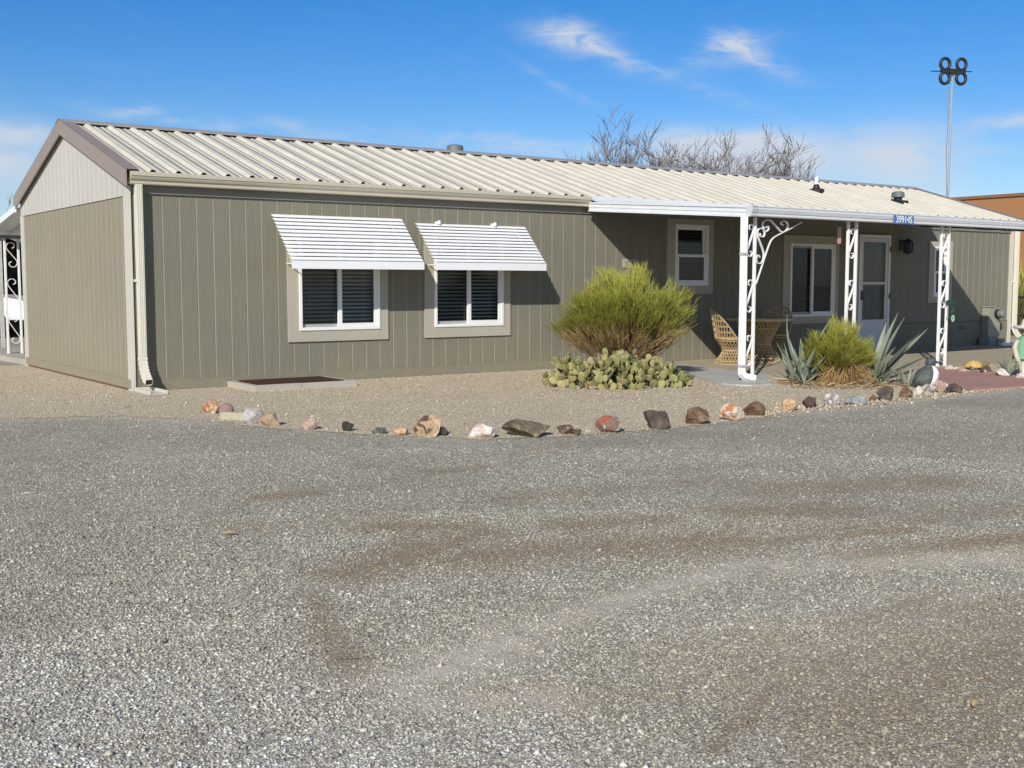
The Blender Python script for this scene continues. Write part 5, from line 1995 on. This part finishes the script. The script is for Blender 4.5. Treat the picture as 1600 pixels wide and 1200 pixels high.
# ------------------------------------------------------------------ ornaments
def bird():
    p, t = pix_ground(1452, 606)
    e = empty('bird_ornament', (p.x, p.y, 0.006), VR)
    e.scale = (0.93, 0.93, 0.95)
    tag(e, 'dark grey garden bird ornament with a bright white front beside the red path', 'ornament')
    dk, wt = paint('dark grey bird paint', (0.075, 0.088, 0.085), 0.6, 0.4, 25), paint('white bird front', (0.85, 0.86, 0.88), 0.5, 0.03)
    mb = MB()
    prof = [(0.0, 0.0), (0.09, 0.0), (0.115, 0.03), (0.135, 0.08), (0.14, 0.13), (0.13, 0.19), (0.105, 0.235), (0.075, 0.265), (0.055, 0.285), (0.055, 0.30), (0.066, 0.32), (0.068, 0.345), (0.055, 0.37), (0.03, 0.388), (0.0, 0.392)]
    n = 24
    vs, fs, mi = [], [], []
    for r, z in prof:
        for k in range(n):
            a = 2 * PI * k / n
            lean = -0.10 * (1 - z / 0.39) + 0.02
            vs.append((r * math.cos(a) * (1.15 if z < 0.27 else 1.0) + lean, r * math.sin(a), z))
    for i in range(len(prof) - 1):
        for k in range(n):
            k2 = (k + 1) % n
            a = 2 * PI * (k + 0.5) / n
            if a > PI: a -= 2 * PI
            zc = (prof[i][1] + prof[i + 1][1]) / 2
            a += 0.42
            white = 0.02 < zc < 0.285 and abs(a) < 0.92
            mb.cur = 1 if white else 0
            mb.add([vs[i * n + k], vs[i * n + k2], vs[(i + 1) * n + k2], vs[(i + 1) * n + k]], [(0, 1, 2, 3)])
    mb.build('body', [dk, wt], e, True)
    w = MB()
    for s in (-1, 1):
        for j in range(6):
            x = -0.19 + j * 0.026
            w.tube([(x + 0.06, s * (0.125 - 0.01 * abs(j - 2)), 0.21), (x, s * (0.150 - 0.008 * abs(j - 2)), 0.12), (x - 0.05, s * (0.12 - 0.01 * abs(j - 2)), 0.03)], [0.008, 0.014, 0.004], 5)
    w.build('wing', paint('streaked wing', (0.13, 0.15, 0.125), 0.7, 0.4, 40), e, True)
    k = MB()
    k.tube([(0.07, 0, 0.335), (0.115, 0, 0.325), (0.145, 0, 0.312)], [0.022, 0.013, 0.003], 8)
    k.build('beak', paint('dark beak', (0.05, 0.055, 0.06), 0.4), e, True)


def tortoise():
    p, t = pix_ground(1524, 578)
    e = empty('tortoise_ornament', (p.x, p.y, 0.006), VR)
    e.scale = (0.85, 0.85, 0.85)
    tag(e, 'yellow garden tortoise ornament at the far edge of the red path', 'ornament')
    yl = paint('yellow shell paint', (0.52, 0.345, 0.11), 0.6, 0.3, 26)
    ol = paint('olive tortoise skin', (0.20, 0.15, 0.06), 0.6, 0.35, 22)
    m = MB()
    m.lathe([(0.0, 0.035), (0.15, 0.035), (0.165, 0.045), (0.160, 0.06), (0.135, 0.105), (0.095, 0.14), (0.05, 0.158), (0.0, 0.163)], 20, (-0.03, 0, 0), 1.0, 0.75)
    m.build('shell', yl, e)
    k = MB()
    k.tube([(0.10, 0, 0.06), (0.16, 0, 0.085), (0.20, 0, 0.10), (0.235, 0, 0.095)], [0.03, 0.036, 0.042, 0.022], 8)
    k.build('head', ol, e, True)
    for sx, sy in ((0.09, 1), (0.09, -1), (-0.13, 1), (-0.13, -1)):
        g = MB()
        g.tube([(sx, sy * 0.08, 0.05), (sx + 0.025, sy * 0.125, 0.03), (sx + 0.035, sy * 0.135, 0.0)], [0.03, 0.028, 0.032], 8)
        g.build('leg', ol, e, True)


def figure():
    p, t = pix_ground(1600, 588)
    s = empty('garden_figure', (p.x, p.y, 0.006), VR)
    tag(s, 'garden figure in a white sombrero and green poncho at the right edge', 'statue')
    b = MB()
    b.lathe([(0.0, 0.0), (0.10, 0.0), (0.10, 0.03), (0.075, 0.05), (0.085, 0.20), (0.095, 0.32), (0.10, 0.34)], 16)
    b.build('trousers', paint('pale mottled figure paint', (0.55, 0.58, 0.50), 0.6, 0.25, 20), s, True)
    b = MB()
    b.lathe([(0.175, 0.24), (0.17, 0.25), (0.14, 0.42), (0.105, 0.53), (0.05, 0.565), (0.0, 0.57)], 20, (0, 0, 0), 1, 0.75)
    b.build('poncho', paint('green poncho paint', (0.14, 0.31, 0.18), 0.6, 0.2, 20), s, True)
    b = MB()
    b.ellipsoid((0, 0, 0.62), (0.065, 0.065, 0.085), None, 14, 10)
    b.ellipsoid((0, -0.065, 0.61), (0.012, 0.016, 0.018), None, 8, 6)
    b.build('head', paint('figure skin paint', (0.36, 0.20, 0.12), 0.6), s, True)
    b = MB()
    b.lathe([(0.0, 0.80), (0.04, 0.795), (0.06, 0.74), (0.075, 0.69), (0.14, 0.672), (0.175, 0.70), (0.18, 0.70), (0.15, 0.66), (0.075, 0.655), (0.0, 0.655)], 24)
    b.build('sombrero', paint('white sombrero paint', (0.60, 0.575, 0.51), 0.6, 0.08, 12), s, True)
    for sg in (-1, 1):
        b = MB()
        b.tube([(sg * 0.12, -0.02, 0.50), (sg * 0.17, -0.05, 0.40), (sg * 0.16, -0.10, 0.28), (sg * 0.12, -0.12, 0.18), (sg * 0.10, -0.12, 0.06)], [0.03, 0.036, 0.034, 0.028, 0.016], 8)
        b.build('sleeve', paint('cream sleeve paint', (0.52, 0.47, 0.37), 0.6, 0.1, 12), s, True)


bird()
tortoise()
figure()

# ------------------------------------------------------------------ antenna
ant = empty('tv_antenna', (19.2, 1.89, 0.0), -0.45)
tag(ant, 'tall thin mast with a four ring black antenna behind the roof end', 'antenna')
b = MB()
b.tube([(0, 0, 0), (0, 0, 3.0), (0.01, 0, 6.02)], 0.024, 8)
b.build('mast', M['galv'], ant)
b = MB()
b.tube([(-0.05, -0.02, 2.6)] + [(-0.055 + 0.05 * math.sin(z * 0.9) * (1 if z < 4.6 else 0.5), -0.02, z) for z in np.linspace(3.0, 6.0, 14)], 0.010, 5)
b.build('cable', paint('grey cable', (0.22, 0.24, 0.25), 0.5), ant)
for cx, s in ((-0.20, 1), (0.20, 1)):
    for cz in (0.155, -0.155):
        b = MB()
        pts = [(cx + 0.112 * math.cos(2 * PI * i / 32), -0.04, 6.07 + cz + 0.125 * math.sin(2 * PI * i / 32)) for i in range(33)]
        b.tube(pts, 0.036, 8, False)
        b.build('ring', M['black'], ant, True)
b = MB()
b.box(-0.30, 0.30, -0.07, 0.0, 6.045, 6.10)
b.box(-0.10, 0.10, -0.09, 0.02, 6.00, 6.12)
b.build('bracket', M['black'], ant)
b = MB()
b.tube([(-0.50, 0.03, 6.07), (0.50, 0.03, 6.09)], 0.011, 6)
b.build('crossbar', M['black'], ant)

def at(px, depth, z=0.0):
    return (cam.location.x + CF.x * depth + CR.x * (px - 800) / 1782 * depth, cam.location.y + CF.y * depth + CR.y * (px - 800) / 1782 * depth, z)


# ------------------------------------------------------------------ rear patio cover, parked car, carport
rp = empty('patio_cover', (0.0, 7.0, 0.0))
tag(rp, 'white corrugated rear patio cover with scrolled post left of the gable', 'patio cover')
b = MB()
zA, zB = 2.455, 2.13
prof = []
n = 90
for i in range(n + 1):
    x = -0.06 + 8.0 * i / n
    prof.append((x, 0.035 * math.cos(x * 2 * PI / 0.42)))
for (a, ha), (c, hc) in zip(prof, prof[1:]):
    b.quad((a, -1.55, zA + ha), (c, -1.55, zA + hc), (c, 1.4, zB - 0.06 + hc), (a, 1.4, zB - 0.06 + ha))
b.build('roof_panel', M['alu'], rp)
b = MB()
b.add([(-0.10, -1.57, zA - 0.05), (-0.10, 1.45, zB - 0.12), (-0.10, 1.45, zB - 0.02), (-0.10, -1.57, zA + 0.045), (-0.065, -1.57, zA - 0.05), (-0.065, 1.45, zB - 0.12), (-0.065, 1.45, zB - 0.02), (-0.065, -1.57, zA + 0.045)],
      [(0, 1, 2, 3), (7, 6, 5, 4), (3, 2, 6, 7), (0, 4, 5, 1), (0, 3, 7, 4), (1, 5, 6, 2)])
b.build('side_fascia', M['alu'], rp)
b = MB()
b.box(-0.06, 8, 0.26, 0.34, 2.06, 2.12)
b.build('beam', M['soffit'], rp)
iron_post(rp, 0.135, 0.355, 0.30, 0.092, 2.06, [(1.55, 2.02), (0.90, 1.40), (0.24, 0.76)], flip=True)
b = MB()
b.box(0.03, 0.09, 0.30, 0.36, 0.20, 2.10)
b.build('downspout', paint('weathered downspout', (0.50, 0.49, 0.46), 0.6, 0.25, 10), rp)

car = empty('parked_car', (at(-70, 28)[0], at(-70, 28)[1], 0.0), -0.62)
tag(car, 'white car parked in shade seen behind the rear patio post', 'car')


def build_car():
    # side profile (x forward to the right of view, z)
    body = [(-2.2, 0.45), (-2.25, 0.75), (-2.15, 1.02), (-1.2, 1.05), (-0.2, 1.10), (1.3, 1.02), (2.1, 0.90), (2.25, 0.70), (2.2, 0.42)]
    b = MB()
    n = len(body)
    hw = 0.88
    b.add([(x, -hw, z) for x, z in body] + [(x, hw, z) for x, z in body], [tuple(range(n - 1, -1, -1)), tuple(range(n, 2 * n))] + [(i, (i + 1) % n, n + (i + 1) % n, n + i) for i in range(n)])
    wp = paint('white car paint', (0.75, 0.76, 0.78), 0.25, 0.02)
    b.build('body', wp, car, bevel=0.05)
    g = [(-2.0, 1.04), (-1.75, 1.60), (0.2, 1.66), (0.95, 1.08)]
    b = MB()
    hw = 0.74
    b.add([(x, -hw, z) for x, z in g] + [(x, hw, z) for x, z in g], [(3, 2, 1, 0), (4, 5, 6, 7)] + [(i, (i + 1) % 4, 4 + (i + 1) % 4, 4 + i) for i in range(4)])
    b.build('window', paint('dark car glass', (0.01, 0.012, 0.014), 0.08, 0.0), car)
    b = MB()
    b.box(-1.78, 0.22, -0.76, 0.76, 1.655, 1.72)
    b.box(-1.86, -1.78, -0.76, 0.76, 1.60, 1.70)
    for sgn in (-1, 1):
        b.tube([(0.15, sgn * 0.74, 1.68), (0.98, sgn * 0.76, 1.08)], 0.035, 6)
        b.tube([(-0.75, sgn * 0.745, 1.66), (-0.70, sgn * 0.75, 1.06)], 0.03, 6)
    b.build('roof', wp, car)
    for x in (-1.4, 1.4):
        for sgn in (-1, 1):
            w = MB()
            tmp = MB()
            tmp.lathe([(0.2, -0.10), (0.33, -0.10), (0.34, 0), (0.33, 0.10), (0.2, 0.10)], 20)
            Mx = Matrix.Translation((x, sgn * 0.80, 0.34)) @ Matrix.Rotation(R(90), 4, 'X')
            w.add([Mx @ Vector(v) for v in tmp.v], tmp.f)
            w.build('wheel', M['black'], car)
    b = MB()
    b.box(-2.27, -2.2, -0.85, -0.6, 0.75, 0.95)
    b.build('taillight', paint('red lens', (0.35, 0.02, 0.02), 0.2), car)


build_car()
cp = empty('carport', (at(-20, 30.5)[0], at(-20, 30.5)[1], 0.0), -0.62)
tag(cp, 'dark open carport around the white car behind the house', 'carport')
dk = paint('dark brown carport boards', (0.035, 0.03, 0.027), 0.9, 0.2)
b = MB()
b.box(-5.0, 4.0, 2.6, 2.7, 0.0, 2.45)
b.box(3.9, 4.0, -4.0, 2.6, 0.0, 2.45)
b.box(-5.0, -4.9, -4.0, 2.6, 0.0, 2.45)
b.build('wall', dk, cp)
b = MB()
b.box(-5.2, 4.2, -4.4, 2.9, 2.45, 2.55)
b.build('roof', dk, cp)

# ------------------------------------------------------------------ beyond the house
b = MB()
bd = empty('stucco_building', (32, 9, 0))
tag(bd, 'orange brown stucco building beyond the right end of the house', 'building')
b.box(0, 12, -14, 8, 0, 4.20)
b.build('wall', slab_mat('orange brown stucco', (0.33, 0.165, 0.075), (0.38, 0.195, 0.09), (0.30, 0.15, 0.068)), bd)
b = MB()
b.box(-0.06, 12.06, -14.06, 8.06, 4.20, 4.30)
b.build('parapet_cap', paint('brown parapet cap', (0.24, 0.12, 0.06), 0.8), bd)

fe = empty('chain_link_fence', (19.4, 1.0, 0))
tag(fe, 'low dark pipe and wire fence beyond the far corner of the house', 'fence')
b = MB()
b.tube([(0, 0, 0.97), (9, 0, 0.97)], 0.026, 6)
b.tube([(0, 0, 0.56), (9, 0, 0.56)], 0.012, 6)
b.build('rail', M['black'], fe)
for x in (0.1, 3.1, 6.1, 8.9):
    q = MB()
    q.tube([(x, 0, 0), (x, 0, 1.0)], 0.03, 6)
    q.build('post', M['black'], fe)
b = MB()
for i in range(80):
    x = 0.1 + i * 0.11
    b.tube([(x, 0.01, 0.02), (x + 0.11 * 4, 0.01, 0.95)], 0.002, 3, False)
    b.tube([(x + 0.44, -0.01, 0.02), (x, -0.01, 0.95)], 0.002, 3, False)
b.build('wire_mesh', paint('dark fence wire', (0.10, 0.10, 0.10), 0.5), fe)
broom((22.6, 2.2, 0.0), 1.5, 1.75, 60, 1700, 31, 'yellow green bush behind the low fence in front of the orange building', low=0.6, green_z=0.5, twl=0.4, tr=0.009)
lv = [((rr.gauss(0, 0.05), rr.gauss(0, 0.05), 0.02), k * 2.4, rr.uniform(0.4, 1.3), rr.uniform(0.55, 0.8), rr.uniform(0.07, 0.11), 0.1, 0, 0.4) for k in range(22)]
agave('agave', (20.1, -0.1, 0.0), lv, 'blue green agave in front of the low fence past the house corner', 4, 17)


def tree(name, loc, H, seed, label, spread=0.5, thick=0.14, lean=(0, 0), twigs=True, mat=None, depth=5, leafy=None, tw=0.006, stems=5, group='bare trees beyond the roof'):
    rr = random.Random(seed)
    tr = empty(name, loc)
    tag(tr, label, 'tree', group)
    tk, cr = MB(), MB()

    def grow(p, d, L, r, dep):
        n = 4
        pts = [p]
        q = p.copy()
        dd = d.copy()
        for i in range(n):
            dd = (dd + Vector((rr.gauss(0, 0.14), rr.gauss(0, 0.14), 0.05 + rr.gauss(0, 0.05)))).normalized()
            q = q + dd * (L / n)
            pts.append(q.copy())
        tgt = tk if dep >= depth - 1 else cr
        tgt.tube(pts, [max(tw, r * (1 - 0.5 * i / n)) for i in range(n + 1)], 5 if dep > 2 else 3, False)
        if dep == 0: return
        k = rr.choice((2, 3, 3)) if dep > 1 else rr.choice((4, 5, 6))
        for j in range(k):
            t = rr.uniform(0.45, 1.0) if j else 1.0
            b0 = pts[min(n, int(t * n))]
            nd = (dd + Vector((rr.gauss(0, spread), rr.gauss(0, spread), rr.gauss(0.05, 0.3)))).normalized()
            grow(b0, nd, L * rr.uniform(0.62, 0.85), r * 0.55, dep - 1)
    L = H * 0.30
    for _ in range(stems):
        grow(Vector((rr.gauss(0, 0.08), rr.gauss(0, 0.08), 0)), Vector((lean[0] + rr.gauss(0, 0.22), lean[1] + rr.gauss(0, 0.22), 1)).normalized(), L, thick, depth)
    k = H / max(v[2] for v in tk.v + cr.v)
    zt = max(v[2] for v in cr.v) * 0.7
    top = [v for v in cr.v if v[2] > zt]
    mx, my = sum(v[0] for v in top) / len(top), sum(v[1] for v in top) / len(top)
    tk.v = [(v[0] - mx * v[2] / zt, v[1] - my * v[2] / zt, v[2]) for v in tk.v]
    cr.v = [(v[0] - mx * v[2] / zt, v[1] - my * v[2] / zt, v[2]) for v in cr.v]
    tk.v = [(v[0] * k, v[1] * k, v[2] * k) for v in tk.v]
    cr.v = [(v[0] * k, v[1] * k, v[2] * k) for v in cr.v]
    m = mat or BARK
    tk.build('trunk', m, tr)
    cr.build('crown', leafy or m, tr)
    return tr


BARK = paint('grey brown bark', (0.16, 0.135, 0.125), 0.9, 0.3, 6)


tree('bare_tree', at(1000, 44), 7.9, 5, 'tallest bare grey tree above the ridge, left of the white cloud', 0.42, depth=6, stems=4)
tree('bare_tree', at(1116, 42), 7.2, 8, 'leaning bare tree with dense twigs in front of the white cloud', 0.5, 0.13, (-0.12, 0.1), depth=6, stems=3)
tree('bare_tree', at(1222, 46), 6.5, 13, 'thin bare tree leaning right at the right of the white cloud', 0.42, 0.10, (0.12, -0.08), depth=6, stems=2)
tree('bare_tree', at(1066, 48), 7.2, 17, 'low twiggy bare tree between the tall tree and the leaning tree', 0.55, 0.10, depth=6, stems=2)
tree('bare_tree', at(958, 52), 7.3, 23, 'low twiggy bare tree barely topping the ridge, leftmost of the group', 0.55, 0.10, depth=6, stems=2)
tree('bare_tree', at(1182, 50), 6.7, 29, 'low bare tree just topping the ridge right of the leaning tree', 0.55, 0.09, depth=6, stems=2)
pv = paint('pale olive twigs', (0.26, 0.27, 0.17), 0.8, 0.2, 4)
tree('palo_verde_tree', at(-8, 30), 3.7, 41, 'pale olive feathery tree above the rear patio cover', 0.5, 0.09, (0, 0), True, pv, 6, pv, group='')
